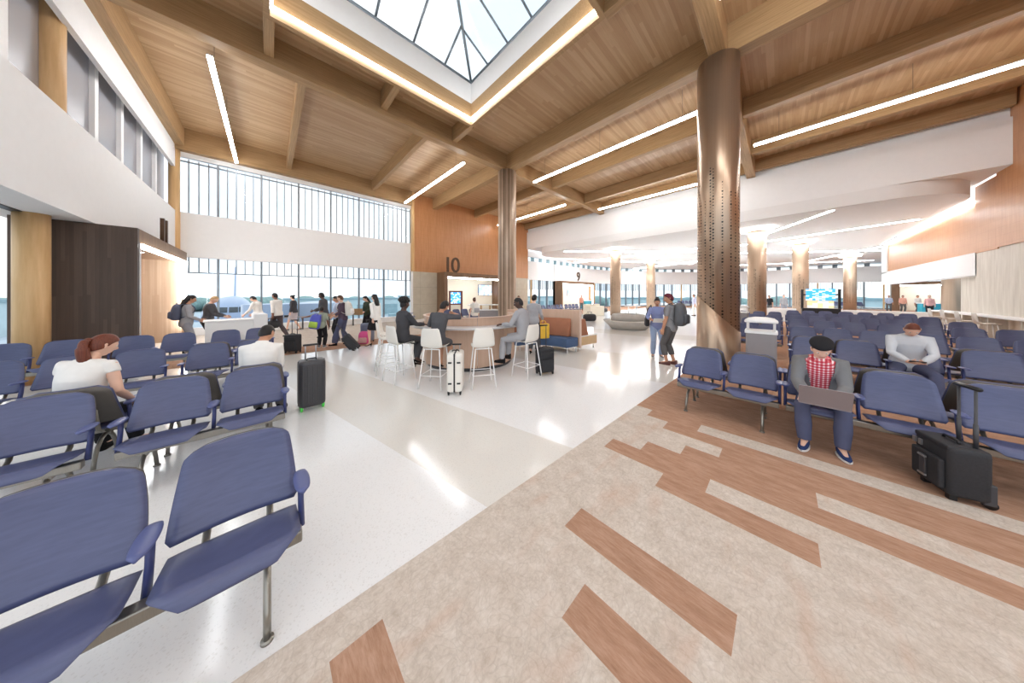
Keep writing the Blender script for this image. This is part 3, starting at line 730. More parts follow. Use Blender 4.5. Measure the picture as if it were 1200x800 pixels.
def arm_pad_mb():
    b = MB(); rings = []
    for k in range(9):
        t = k/8; y = .10-.26*t; w = .028+.012*math.sin(PI*t**.8); w *= (1-.75*max(0,(t-.8)/.2)**2); h = .011
        z = .60 + .012*t
        rings.append([(w*math.cos(2*PI*i/12), y, z+h*math.sin(2*PI*i/12)) for i in range(12)])
    return b.loft(rings)
def leg_mb(x):
    b = MB(); b.tube([(x,-.27,.012),(x,-.235,.12),(x,-.16,.225),(x,-.07,.285),(x,.0,.30),(x,.09,.285),(x,.18,.225),(x,.245,.12),(x,.28,.012)], [(.016,.02)]*9, 10, side=(1,0,0))
    for y in (-.27,.28): b.lathe([(.026,0),(.026,.014)], 14, c=(x,y,0))
    b.box(x-.02,-.1,.27,x+.02,-.03,.31); return b
def bench_proto(n, near):
    o = empty('tandem_bench', (0,0,-50), 0, 'x', 'bench'); L = (n-1)/2*PITCH
    MB().box(-L-.27,-.115,.295,L+.27,-.045,.36).build('beam', M['steel'], o, bevel=.008)
    legs = [-L-.12, L+.12] + ([0] if n > 3 else [])
    for x in legs: leg_mb(x).build('leg', M['steel'], o)
    sm = seat_mb().mesh('seat', M['blue']); bm_ = back_shape(0,.034,0).mesh('backrest', M['blue']); sh = back_shape(.03,.024,-.004).mesh('back_shell', M['shell'])
    ap = arm_post_mb().mesh('armrest', M['blue_post']); pd = arm_pad_mb().mesh('arm_pad', M['blue_arm'])
    bs = MB(); bs.tube([(0,-.06,.33),(0,.10,.345),(0,.195,.40),(0,.235,.50),(0,.275,.62)], [(.016,.010)]*5, 8, side=(1,0,0))
    bsm = bs.mesh('back_support', M['steel'])
    def inst(name, me, par, x):
        c = bpy.data.objects.new(name, me); COL.objects.link(c); c.parent = par; c.location = (x,0,0); return c
    for i in range(n):
        x = -L+i*PITCH
        inst('seat', sm, o, x); bk = inst('backrest', bm_, o, x); inst('back_shell', sh, bk, 0)
        for sx in (-.13,.13): inst('back_support', bsm, o, x+sx)
    for i in range(n+1):
        a = inst('armrest', ap, o, -L-PITCH/2+i*PITCH+(.018 if i == 0 else -.018 if i == n else 0)); inst('arm_pad', pd, a, 0)
    return o
PROTO = {}
def bench(n, x, y, rz, label, group):
    if n not in PROTO:
        PROTO[n] = bench_proto(n, True); o = PROTO[n]; o.location = (x,y,BASEZ); o.rotation_euler = (0,0,rz); o['label'] = label; o['group'] = group; return o
    return copy_tree(PROTO[n], (x,y,BASEZ), rz, label, group)
BASEZ = 0
g = 'blue seats on the white terrazzo'
bench(2, -.42, 2.06, 0, 'nearest blue two-seat bench at lower left on the white floor', g)
bench(2, -.43, 4.12, 0, 'blue two-seat bench between the nearest bench and the man in a white jacket', g)
bench(2, -1.70, 4.12, 0, 'blue bench at the left edge in front of the woman with the ponytail', g)
bench(2, -.40, 4.88, PI, 'back-turned blue bench the man in the white jacket sits on', g)
bench(2, -1.66, 4.88, PI, 'back-turned blue bench the woman with the ponytail sits on', g)
bench(2, -.50, 6.83, 0, 'blue two-seat bench behind the man in the white jacket', g)
bench(3, -2.08, 6.83, 0, 'blue three-seat bench behind the woman with the ponytail', g)
bench(2, -.50, 7.59, PI, 'back-turned blue bench, right one behind the third row of seats', g)
bench(2, -.50, 9.30, 0, 'blue bench in the last left row in front of the white gate counter', g)
bench(2, -1.80, 9.30, 0, 'blue bench in the last left row in front of the bright portal opening', g)
bench(2, -3.15, 9.30, 0, 'blue bench in the last left row before the dark slatted portal side', g)
BASEZ = .006
g = 'blue seats on the brown carpet'
RX = -PI/2
bench(2, 4.80, .59, RX, 'blue two-seat bench at the carpet corner in front of the big bronze column', g)
bench(4, 4.80, -1.165, RX, 'blue bench with the man in the black beret and the black roller bag before it', g)
bench(2, 5.56, .59, PI/2, 'back-turned blue bench right behind the carpet corner bench', g)
bench(4, 5.56, -1.165, PI/2, 'back-turned blue bench right behind the man in the black beret', g)
bench(3, 7.80, -.96, RX, 'blue bench the man with the phone sits on', g)
bench(4, 7.80, -3.07, RX, 'blue bench to the right of the man with the phone, same row', g)
bench(3, 8.56, -.96, PI/2, 'back-turned blue bench behind the man with the phone', g)
bench(4, 8.56, -3.07, PI/2, 'back-turned blue bench behind the right end of the phone man row', g)
for k, x in enumerate((10.4, 13.1, 15.8, 18.5, 21.0)):
    od = ('third','fourth','fifth','sixth','last')[k]
    bench(3, x, -.96, RX, f'blue bench in the middle of the {od} carpet row counted from the front', g)
    bench(4, x, -3.07, RX, f'blue bench at the right end of the {od} carpet row counted from the front', g)
    if k < 4: bench(3, x, .86, RX, f'blue bench at the left end of the {od} carpet row counted from the front', g)
g = 'blue seats at the far gates'; BASEZ = .006
bench(4, 8.4, 13.2, 0, 'blue bench in front of the gate 10 portal', g)
for k, x in enumerate((15.6, 18.1, 20.6)): bench(4, x, 13.4, 0, 'blue bench before gate 9, %s of the row' % ('left one','middle one','right one')[k], g)
bench(3, 24.4, 13.2, R(8), 'blue bench with a dark bag under gate number 9', g)
bench(4, 5.9, 14.9, R(65), 'blue bench turned sideways by the last far window bay', g)
for k, (x, y, a) in enumerate(((40.5,12.8,-25),(44.5,9.8,-38),(47.6,6.2,-50),(49.6,2.2,-66),(50.6,-2,-80),(50.6,-5.4,-85))):
    bench(4, x, y, R(a), '%s of the far blue benches along the curved windows, counted from gate 9' % ('first','second','third','fourth','fifth','sixth')[k], g)

# ============================================================ KIOSK TABLE AND STOOLS
TC = (3.92, 5.79)
def ring_seg(b, c, r0, r1, z0, z1, a0, a1, n, mi=0, smooth=True):
    rings = []
    for k in range(n+1):
        a = R(a0+(a1-a0)*k/n); cs, sn = math.cos(a), math.sin(a)
        rings.append([(c[0]+r0*cs,c[1]+r0*sn,z0),(c[0]+r1*cs,c[1]+r1*sn,z0),(c[0]+r1*cs,c[1]+r1*sn,z1),(c[0]+r0*cs,c[1]+r0*sn,z1)])
    return b.loft(rings, mi, True, smooth)
AC = -133
t = empty('communal_table', (*TC,0), 0, 'round high table with peach panels, pale counter and raised screen', 'table')
n = 7
for k in range(n):
    a0 = AC-118+236*k/n; a1 = AC-118+236*(k+1)/n
    ring_seg(MB(), (0,0), 1.16, 1.2, .09, 1.22, a0+.25, a1-.25, 1, 0, False).build('side_panel', M['peach'], t, bevel=.006)
ring_seg(MB(), (0,0), 1.0, 1.1, 0, .09, AC-116, AC+116, 24).build('plinth', M['charcoal'], t)
ring_seg(MB(), (0,0), 1.14, 1.2, 1.22, 1.235, AC-118, AC+118, 28).build('screen_cap', M['peach_light'], t)
ring_seg(MB(), (0,0), 1.2, 1.58, 1.0, 1.045, AC-112, AC+112, 40).build('counter', M['grey_top'], t, bevel=.008)
for a in (AC-60, AC-20, AC+20, AC+60):
    MB().tube([(1.05*math.cos(R(a)),1.05*math.sin(R(a)),0),(1.05*math.cos(R(a)),1.05*math.sin(R(a)),.1)], .03, 10).build('foot', M['steel'], t)
def stool_proto():
    o = empty('bar_stool', (0,0,0), 0, 'x', 'stool', 'white bar stools around the high table')
    b = MB(); rings = []; N = 11
    prof = [(-.21,.735,.17),(-.20,.755,.19),(-.12,.752,.205),(0,.742,.21),(.10,.742,.212),(.165,.765,.213),(.195,.82,.212),(.21,.92,.205),(.222,1.02,.19),(.23,1.10,.17),(.232,1.125,.14)]
    for i, (y, z, hw) in enumerate(prof):
        p, q = prof[max(i-1,0)], prof[min(i+1,len(prof)-1)]
        ty, tz = q[0]-p[0], q[1]-p[1]; L = math.hypot(ty,tz); ny, nz = -tz/L, ty/L; th = .014
        top, bot = [], []
        for j in range(N):
            u = -1+2*j/(N-1); e = 1-.7*abs(u)**6; cup = .03*u*u
            yy, zz = y+ny*cup, z+nz*cup
            top.append((hw*u, yy+ny*th*.5*e, zz+nz*th*.5*e)); bot.append((hw*u, yy-ny*th*.5*e, zz-nz*th*.5*e))
        rings.append(top+bot[::-1])
    b.loft(rings).build('seat_shell', M['stool'], o)
    for sx in (-1,1):
        for y0, y1 in ((-.15,-.22),(.15,.24)):
            MB().tube([(sx*.15,y0,.735),(sx*.225,y1,.006)], .011, 8).build('leg', M['white_paint'], o)
    f = MB()
    P = [(-.205,-.197,.25),(.205,-.197,.25),(.205,.21,.25),(-.205,.21,.25)]
    for i in range(4): f.tube([P[i],P[(i+1)%4]], .008, 8)
    for yy in (-.15,.15): MB().tube([(-.15,yy,.73),(.15,yy,.73)], .01, 6).build('cross_bar', M['white_paint'], o)
    f.build('foot_rail', M['white_paint'], o); return o
STO = []
def face(dx, dy): return math.atan2(dx, -dy)
for i, (a, lab) in enumerate(((-88,'white bar stool the man in the grey suit sits on'),(-117.5,'empty white bar stool in front of the peach panels'),(-143,'white bar stool the woman in the grey dress sits on'),
                              (-169,'white bar stool the woman with curled black hair sits on'),(170,'white bar stool just left of the woman with curled black hair'),(151,'leftmost white bar stool, on the far side of the table'))):
    r = 2.02; x, y = TC[0]+r*math.cos(R(a)), TC[1]+r*math.sin(R(a)); rz = face(TC[0]-x, TC[1]-y)
    if i == 0: S0 = stool_proto(); S0.location = (x,y,0); S0.rotation_euler = (0,0,rz); S0['label'] = lab; o = S0
    else: o = copy_tree(S0, (x,y,0), rz, lab)
    STO.append((x, y, math.atan2(TC[1]-y, TC[0]-x)))
for i, x in enumerate((17.6,18.9,20.2,21.5)):
    copy_tree(S0, (x,-4.72,0), face(0,-1), 'white stool at the pale right-hand counter, %s' % ('nearest','second nearest','third nearest','farthest')[i], 'white stools at the right counter')

# ============================================================ CURVED BOOTH
BC = (5.22, 4.52)
o = empty('curved_booth', (*BC,0), 0, 'curved peach booth with slate blue seat, rust cushions and tan bench', 'booth')
A0, A1 = -9, 76
ring_seg(MB(), (0,0), 1.66, 1.72, .12, 1.27, A0, A1, 26).build('divider', M['peach'], o, bevel=.01)
MB().box(1.655,-.03,.12,1.725,.0,1.28,0,Matrix.Rotation(R(A0),4,'Z')).build('end_post', M['peach_light'], o, bevel=.006)
def band_loft(prof, a0, a1, n=22):
    b = MB(); rings = []
    for k in range(n+1):
        a = R(a0+(a1-a0)*k/n); rings.append([(r*math.cos(a), r*math.sin(a), z) for r, z in prof])
    return b.loft(rings)
band_loft([(1.12,.17),(1.64,.17),(1.64,.44),(1.12,.44)], A0+1, A1).build('blue_seat', M['navy_seat'], o, bevel=.02)
band_loft([(1.46,.44),(1.64,.44),(1.64,1.0),(1.57,1.0)], A0+10, A1).build('blue_side_cushion', M['rust'], o, bevel=.03)
band_loft([(1.74,.16),(2.62,.16),(2.62,.43),(1.74,.43)], A0+2, 34).build('tan_bench', M['tan'], o, bevel=.012)
band_loft([(1.75,.43),(2.61,.43),(2.61,.45),(1.75,.45)], A0+2, 34).build('bench_top', M['white_paint'], o)
band_loft([(1.74,.45),(2.22,.45),(2.06,.98),(1.74,.98)], A0+2.5, 34).build('rust_cushion', M['rust'], o, bevel=.03)
for a, r in ((A0+3,1.2),(A0+3,1.6),(A0+4,1.8),(A0+4,2.55),(20,1.2),(44,1.2),(68,1.2),(30,2.55)):
    MB().tube([(r*math.cos(R(a)),r*math.sin(R(a)),0),(r*math.cos(R(a)),r*math.sin(R(a)),.18)], .018, 10).build('leg', M['white_paint'], o)

# ============================================================ CONCRETE BENCH, BINS, COUNTERS
o = empty('round_bench', (13.5,5.5,0), 0, 'round two-tier concrete bench on the white floor', 'bench')
MB().lathe([(.85,0),(1.22,.40),(1.2,.43),(.7,.43)], 48).build('lower_tier', M['concrete'], o)
MB().lathe([(.86,.43),(.78,.72),(.74,.74),(.6,.74),(.58,.6)], 48).build('upper_tier', M['concrete'], o)
def bin_proto(x, y, label):
    o = empty('litter_bin', (x,y,0), R(2), label, 'bin', 'litter bins with white roofs')
    MB().prism(rrect(.44,.44,.04), .02, .98).build('body', M['bin_grey'], o); MB().prism(rrect(.4,.4,.03), 0, .02).build('plinth', M['charcoal'], o)
    MB().prism(rrect(.47,.47,.05), .98, 1.03).build('collar', M['white_paint'], o, bevel=.008)
    for sx in (-1,1):
        for sy in (-1,1): MB().tube([(sx*.19,sy*.19,1.03),(sx*.19,sy*.19,1.2)], .016, 8).build('post', M['white_paint'], o)
    b = MB(); q = rrect(.48,.48,.06); rings = [[(x*s,y*s,z) for x,y in q] for s,z in ((.97,1.19),(1,1.2),(1,1.225),(.8,1.265),(.4,1.29),(.05,1.295))]
    b.loft(rings).build('roof', M['white_paint'], o); return o
B0 = bin_proto(7.15, .30, 'grey litter bin with white roof standing before the rows on the brown carpet'); B0.location.z = .006
copy_tree(B0, (14.45,1.2,.006), 0, 'litter bin with white roof farther back right of the big column')
copy_tree(B0, (22.6,10.3,0), R(45), 'litter bin with white roof beside the far capped column')
o = empty('gate_counter', (-.8,10.95,.006), R(6), 'white gate counter with raised end in front of the gate 11 windows', 'counter')
MB().box(-.5,-.32,0,.42,.32,1.0).build('body', M['white_paint'], o, bevel=.015); MB().box(.42,-.36,0,.72,.36,1.16).build('raised_end', M['white_paint'], o, bevel=.015)
MB().box(-.53,-.36,1.0,.42,.36,1.03).build('worktop', M['white'], o, bevel=.008)
o = empty('service_counter', (8.75,11.4,.0), R(-43), 'white service counter with a shelf on tan posts in front of gate 10', 'counter')
MB().box(-.75,-.3,0,.75,.3,.88).build('body', M['bin_grey'], o, bevel=.015); MB().box(-.8,-.35,.88,.8,.35,.93).build('worktop', M['white_paint'], o, bevel=.01)
MB().box(-.95,-.4,1.16,.95,.4,1.2).build('upper_shelf', M['white_paint'], o, bevel=.01)
for x in (-.7,-.25,.25,.7): MB().box(x-.05,-.1,.93,x+.05,.1,1.16).build('shelf_post', M['tan'], o)
def counter_teal(x, y, rz, label, w=1.6, h=1.05):
    o = empty('information_counter', (x,y,0), rz, label, 'counter')
    MB().box(-w/2,-.3,0,w/2,.3,h-.06).build('body', M['teal'], o, bevel=.02); MB().box(-w/2-.04,-.34,h-.06,w/2+.04,.34,h).build('worktop', M['white_paint'], o, bevel=.008)
counter_teal(40, -9.0, R(-77), 'teal information counter by the far right windows', 2.2)
counter_teal(28.0, 16.4, 0, 'blue and white desk inside the gate 9 portal', 1.6)
o = empty('long_counter', (0,0,0), 0, 'long pale counter along the streaked stone wall at the right', 'counter')
MB().box(16.5,-5.48,.93,24.0,-5.0,.99).build('worktop', M['white_paint'], o, bevel=.01)
for x in (17,18.9,20.8,22.7,23.9): MB().box(x-.04,-5.45,0,x+.04,-5.1,.93).build('leg', M['streaked'], o)
o = empty('low_wall', (0,0,0), 0, 'low white planter wall behind the last row of blue seats', 'partition')
MB().box(24.5,-5.35,0,24.75,-2.4,.84).build('right_run', M['white_paint'], o, bevel=.01); MB().box(24.5,-.6,0,24.75,2.2,.84).build('left_run', M['white_paint'], o, bevel=.01)
o = empty('planter_box', (19.4,10.7,0), R(-10), 'beige upholstered box bench beside the black duffel bag', 'bench')
MB().box(-.9,-.35,0,.9,.35,.8).build('body', M['cream'], o, bevel=.03); MB().box(-.9,.1,.8,.9,.35,.95).build('back_ledge', M['cream'], o, bevel=.03)
for k, (x, y) in enumerate(((22.6,9.2),(23.6,8.9))):
    o = empty('side_table', (x,y,0), 0, ('small white side table nearest the far bin','second small white side table beyond the concrete bench')[k], 'table', 'small white side tables')
    MB().prism(rrect(.5,.5,.05), .72, .76).build('table_top', M['white_paint'], o); MB().lathe([(.05,.02),(.05,.72)], 14).build('stem', M['white_paint'], o); MB().lathe([(.2,0),(.2,.02)], 24).build('base', M['white_paint'], o)
o = empty('window_ledge', (0,16.6,.006), 0, 'long leaning rail on dark posts in front of the far windows', 'rail')
MB().box(-1.2,-.1,.6,4.6,.1,.65).build('rail_top', M['bin_grey'], o, bevel=.008)
for k in range(6): MB().box(-1.0+1.1*k-.03,-.04,0,-1.0+1.1*k+.03,.04,.6).build('post', M['charcoal'], o)
for k in range(5): MB().box(-.6+1.1*k,-.09,.651,-.42+1.1*k,.09,.74).build('power_box', M['black_plastic'], o)
# screens
o = empty('flight_board', (23.3,-1.5,.0), R(-90+3.6), 'black flight information stand with a blue departure screen and a poster', 'display')
MB().box(-.72,-.2,0,.72,.2,.95).build('base', M['screen_frame'], o, bevel=.01)
for s in (-1,1): MB().box(s*.7-.05,-.06,.9,s*.7+.05,.06,2.05).build('post', M['screen_frame'], o)
MB().box(-.55,-.07,1.42,.55,.05,2.08).build('screen', M['fids'], o); MB().box(-.66,-.02,1.7,.66,.03,1.78).build('bracket', M['screen_frame'], o)
MB().box(-.5,-.05,.97,.5,.03,1.38).build('poster', M['poster'], o)
o = empty('standing_display', (9.2,15.3,.0), R(-20), 'standing display with blue screen in a red-brown frame at gate 10', 'display')
MB().box(-.45,-.1,0,.45,.1,2.0).build('frame', M['mahogany'], o, bevel=.015); MB().box(-.36,-.115,1.15,.3,-.1,1.9).build('screen', M['fids'], o, fix=True); MB().box(-.36,-.115,.45,.3,-.1,1.05).build('notice', M['cream'], o)
def tv(x, y, z, w, h, label):
    o = empty('wall_screen', (x,y,z), 0, label, 'screen'); MB().box(-w/2,-.06,-h/2,w/2,0,h/2).build('bezel', M['screen_frame'], o, bevel=.006); MB().box(-w/2+.03,-.066,-h/2+.03,w/2-.03,-.058,h/2-.03).build('picture', M['tv'], o)
tv(14.1, 18.49, 2.15, 1.5, .95, 'pale blue screen on the cream wall inside gate 10')
tv(26.6, 17.91, 2.05, 1.0, .95, 'small blue screen on the wall inside gate 9')

# ============================================================ LUGGAGE
def suitcase(x, y, z, rz, w, d, h, mat, label, handle=.35, wheel='black_plastic', style='soft', tilt=0, wr=.03):
    o = empty('suitcase', (x,y,z), 0, label, 'suitcase'); o.rotation_euler = Euler((tilt,0,rz), 'XYZ')
    b = MB(); q = rrect(w,d,min(w,d)*.22); lo = wr*1.9
    b.loft([[(px*s,py*s,zz) for px,py in q] for s,zz in ((.9,lo),(.98,lo+.02),(1,lo+.05),(1,h-.06),(.98,h-.02),(.88,h))]); b.build('body', M[mat], o)
    for sx in (-1,1):
        for sy in (-1,1):
            MB().tube([(sx*(w/2-.035)-.012,sy*(d/2-.04),wr),(sx*(w/2-.035)+.012,sy*(d/2-.04),wr)], wr, 14).box(sx*(w/2-.035)-.018,sy*(d/2-.04)-.018,wr,sx*(w/2-.035)+.018,sy*(d/2-.04)+.018,lo+.01).build('wheel', M[wheel], o)
    if style == 'soft':
        MB().prism(rrect(w*.8,.05,.02), lo+.06, lo+.06+(h-lo)*.45, M=Matrix.Translation((0,-d/2-.012,0))).build('front_pocket', M[mat], o, bevel=.01)
        MB().prism(rrect(w*.8,.035,.015), lo+.12+(h-lo)*.5, h-.07, M=Matrix.Translation((0,-d/2-.006,0))).build('upper_pocket', M[mat], o, bevel=.01)
    else:
        for k in range(5): MB().box(-w*.36+w*.18*k-.008,-d/2-.006,lo+.06,-w*.36+w*.18*k+.008,d/2+.006,h-.07).build('shell_rib', M[mat], o, bevel=.003)
        MB().loft([[(px*1.012,py*1.012,zz) for px,py in rrect(w,.02,.008)] for zz in (lo+.01,h-.005)]).build('zip_seam', M['black_plastic'], o)
    MB().tube([(-.06,0,h-.005),(-.055,0,h+.025),(.055,0,h+.025),(.06,0,h-.005)], .009, 8).build('carry_handle', M['black_plastic'], o)
    if handle:
        t = MB(); yy = d/2-.05
        t.tube([(-w*.2,yy,h-.03),(-w*.2,yy,h+handle-.004),(-w*.2+.004,yy,h+handle),(w*.2-.004,yy,h+handle),(w*.2,yy,h+handle-.004),(w*.2,yy,h-.03)], .009, 8)
        hd = t.build('telescopic_handle', M['alu' if style != 'soft' else 'charcoal'], o); MB().tube([(-w*.2-.03,yy,h+handle),(w*.2+.03,yy,h+handle)], .016, 10).build('grip', M['black_plastic'], hd)
    return o
suitcase(.47, 5.02, 0, R(2), .33, .27, .74, 'charcoal', 'tall charcoal suitcase with green wheels on the white floor', .22, 'green', 'hard')
suitcase(.50, 10.1, .006, R(-40), .38, .24, .55, 'black', 'black carry-on standing by the walking man in white shirt', .42)
cs = suitcase(2.44, 4.06, 0, R(-38), .27, .42, .72, 'stool', 'white hard-shell suitcase with black seam in front of the high table', .10, 'black_plastic', 'none')
for o in list(cs.children):
    if o.name.startswith(('shell_rib','zip_seam')): bpy.data.objects.remove(o)
MB().box(-.014,-.214,.06,.014,.214,.722).build('zip_seam', M['black_plastic'], cs, bevel=.004)
for s in (-1,1):
    for z in (.2,.56): MB().box(s*.075-.03,-.222,z,s*.075+.03,-.208,z+.025).build('latch', M['black_plastic'], cs)
suitcase(4.42, 3.62, 0, R(-20), .38, .24, .58, 'black', 'black carry-on with raised handle right of the high table', .48)
suitcase(2.02, 9.28, .02, R(-110), .36, .22, .56, 'black', 'tilted black carry-on pulled by the woman with long black hair', .42, tilt=R(38))
suitcase(2.62, 10.55, .006, R(-50), .42, .26, .68, 'hazeblue', 'slate grey suitcase standing behind the tilted black carry-on', .12)
# pilot roller bag
o = empty('roller_bag', (4.36,-1.02,.006), 0, 'black pilot roller bag with raised handle before the front row at right', 'bag')
o.rotation_euler = (0,0,R(-163)); w, d, h = .34, .22, .45
b = MB(); q = rrect(w,d,.035); b.loft([[(px*s,py*s,zz) for px,py in q] for s,zz in ((.97,.05),(1,.07),(1,h-.04),(.985,h-.01),(.95,h))]).build('body', M['black'], o)
MB().box(-w/2+.03,-d/2-.035,.08,w/2-.03,-d/2+.005,h-.12).build('front_pocket', M['black'], o, bevel=.015)
MB().box(-w/2+.01,-d/2-.004,h-.03,w/2-.01,d/2-.06,h+.012).build('lid_flap', M['black'], o, bevel=.012)
MB().box(-.03,-d/2-.048,.11,.03,-d/2-.034,.30).build('side_strap', M['charcoal'], o, bevel=.005)
for z in (.115,.28): MB().box(-.035,-d/2-.054,z,.035,-d/2-.04,z+.015).build('strap_clip', M['alu'], o)
for x in (-.15,-.09): MB().box(x-.015,-d/2-.012,h-.10,x+.015,-d/2+.0,h-.05).build('buckle', M['alu'], o)
MB().tube([(-.07,0,h+.01),(-.06,0,h+.035),(.06,0,h+.035),(.07,0,h+.01)], .011, 8).build('carry_handle', M['black_plastic'], o)
for s in (-1,1):
    MB().box(s*(w/2-.03)-.025,d/2-.05,.03,s*(w/2-.03)+.025,d/2+.015,.2).build('corner_guard', M['charcoal'], o, bevel=.008)
    MB().tube([(s*(w/2-.03)-.016,d/2-.01,.035),(s*(w/2-.03)+.016,d/2-.01,.035)], .035, 14).build('wheel', M['black_plastic'], o)
    MB().box(s*(w/2-.05)-.02,-d/2+.02,0,s*(w/2-.05)+.02,-d/2+.06,.05).build('foot', M['black_plastic'], o)
t = MB(); yy = d/2-.03
t.tube([(-.07,yy,h-.02),(-.07,yy,h+.2),(-.07,yy,h+.201),(-.07,yy,h+.496),(-.066,yy,h+.5),(.066,yy,h+.5),(.07,yy,h+.496),(.07,yy,h+.201),(.07,yy,h+.2),(.07,yy,h-.02)], [.013,.013,.009,.009,.009,.009,.009,.009,.013,.013], 8)
hd = t.build('telescopic_handle', M['charcoal'], o); MB().tube([(-.1,d/2-.03,h+.5),(.1,d/2-.03,h+.5)], .018, 10).build('grip', M['black_plastic'], hd)
# duffel
def duffel(x, y, z, rz, label, mat='black', s=1):
    o = empty('duffel_bag', (x,y,z), rz, label, 'bag')
    b = MB(); b.loft([[(px, r*math.cos(2*PI*k/16)*.9*s, (.15+max(-.148,r*math.sin(2*PI*k/16)))*s) for k in range(16)] for px, r in ((-.28*s,.06),(-.26*s,.13),(-.2*s,.155),(0,.165),(.2*s,.155),(.26*s,.13),(.28*s,.06))]).build('body', M[mat], o)
    for sy in (-1,1): MB().tube([(-.1*s,sy*.08*s,.28*s),(-.08*s,sy*.05*s,.4*s),(.08*s,sy*.05*s,.4*s),(.1*s,sy*.08*s,.28*s)], .011, 8).build('strap', M[mat], o)
duffel(15.4, 8.8, 0, R(-40), 'black duffel bag on the floor before the beige box bench', 'black', 1.5)
duffel(24.3, 12.3, .006, R(-30), 'dark bag lying by the bench under gate number 9', 'charcoal', 1.3)
# ============================================================ PEOPLE
def skinm(name, c): return plain(name, lin(*c), .5, 0, .04, 8)
SK = {'light': skinm('skin_light', (226,182,158)), 'tan': skinm('skin_tan', (196,144,114)), 'brown': skinm('skin_brown', (128,86,66)), 'dark': skinm('skin_dark', (84,58,48))}
LIP = {k: plain('lip_'+k, tuple(x*f for x, f in zip(lin(*c), (.9,.62,.6))), .4) for k, c in (('light',(214,150,134)),('tan',(176,116,98)),('brown',(116,70,60)),('dark',(84,52,48)))}
EYE = plain('eye_white', lin(232,228,222), .2); IRIS = plain('eye_iris', lin(40,28,22), .15)
HAIRM = {k: grain('hair_'+k, lin(*a), lin(*b), 'z', .45, 3, 60) for k, a, b in (('black',(18,15,15),(38,32,31)),('brown',(70,44,30),(104,68,46)),('auburn',(84,40,26),(122,62,42)),('blond',(176,138,92),(212,178,130)))}
CL = {}
def cloth(name, c, rough=.8, var=.07, sc=5):
    if name not in CL: CL[name] = plain('cloth_'+name, lin(*c), rough, 0, var, sc, (1,1,1), .25, .15)
    return CL[name]
for nm, c in dict(white=(236,234,230), offwhite=(226,222,214), greyjacket=(120,120,120), suit=(164,164,168), charcoal=(70,70,74), darkgrey=(84,84,88), black=(34,33,36), denim=(82,86,112), jeans=(156,174,204),
                  trouser=(86,92,112), lilac=(138,149,194), tee=(140,140,142), khaki=(96,94,94), green=(56,66,54), sage=(150,158,142), paleskirt=(196,190,196), brownpant=(88,78,80), lightblue=(176,190,214), plum=(86,70,84), shirt=(206,210,216),
                  maroon=(104,46,58), shoe_black=(26,25,27), shoe_navy=(44,58,100), shoe_grey=(120,122,126), shoe_brown=(110,76,72), pink=(206,160,156), peach=(226,170,150), lavender=(206,206,232), sole=(228,226,222), greypant=(150,152,160)).items(): cloth(nm, c)
t = NT('cloth_plaid'); sp = t.node('SeparateXYZ'); t.link(t.coords(), sp.inputs[0])
a1 = t.math('LESS_THAN', t.math('FRACT', t.math('MULTIPLY', sp.outputs[0], 30)), .42); a2 = t.math('LESS_THAN', t.math('FRACT', t.math('MULTIPLY', t.math('ADD', sp.outputs[2], sp.outputs[1]), 26)), .42)
CL['plaid'] = t.bsdf(t.ramp(t.math('MULTIPLY', t.math('ADD', a1, a2), .5), [(.1, lin(188,44,60)), (.5, lin(214,110,118)), (.9, lin(244,226,224))]), .8)

def remesh(mb, vox, smooth=4, M4=None):
    """one continuous skin over overlapping shapes"""
    me = mb.mesh('tmp', []); bm = bmesh.new(); bm.from_mesh(me); bmesh.ops.recalc_face_normals(bm, faces=bm.faces); bm.to_mesh(me); bm.free()
    o = bpy.data.objects.new('tmp', me); COL.objects.link(o)
    r = o.modifiers.new('r', 'REMESH'); r.mode = 'VOXEL'; r.voxel_size = vox
    s = o.modifiers.new('s', 'SMOOTH'); s.factor = .5; s.iterations = smooth
    dg = bpy.context.evaluated_depsgraph_get(); dg.update()
    out = bpy.data.meshes.new_from_object(o.evaluated_get(dg))
    bpy.data.objects.remove(o); bpy.data.meshes.remove(me)
    return out
def mesh_obj(name, me, mats, parent=None):
    me.name = name; me.materials.clear()
    for m in mats: me.materials.append(m)
    me.polygons.foreach_set('use_smooth', [True]*len(me.polygons))
    o = bpy.data.objects.new(name, me); COL.objects.link(o)
    if parent is not None: o.parent = parent
    return o
def ik(S, T, l1, l2, pole):
    d = T-S; L = d.length
    if L > (l1+l2)*.999: T = S+d*((l1+l2)*.999/L); d = T-S; L = d.length
    x = (l1*l1-l2*l2+L*L)/(2*L); h = math.sqrt(max(0, l1*l1-x*x)); u = d/L
    p = V(pole); p = p-u*p.dot(u); p = p.normalized() if p.length > 1e-5 else u.orthogonal().normalized()
    return S+u*x+p*h, T
def bez(pts, n):
    """smooth polyline through pts (Catmull-Rom)"""
    P = [V(p) for p in pts]; out = []
    for i in range(len(P)-1):
        a, b, c, d = P[max(i-1,0)], P[i], P[i+1], P[min(i+2,len(P)-1)]
        for k in range(n):
            t = k/n; out.append(.5*((2*b)+(c-a)*t+(2*a-5*b+4*c-d)*t*t+(3*b-a-3*c+d)*t**3))
    return out+[P[-1]]
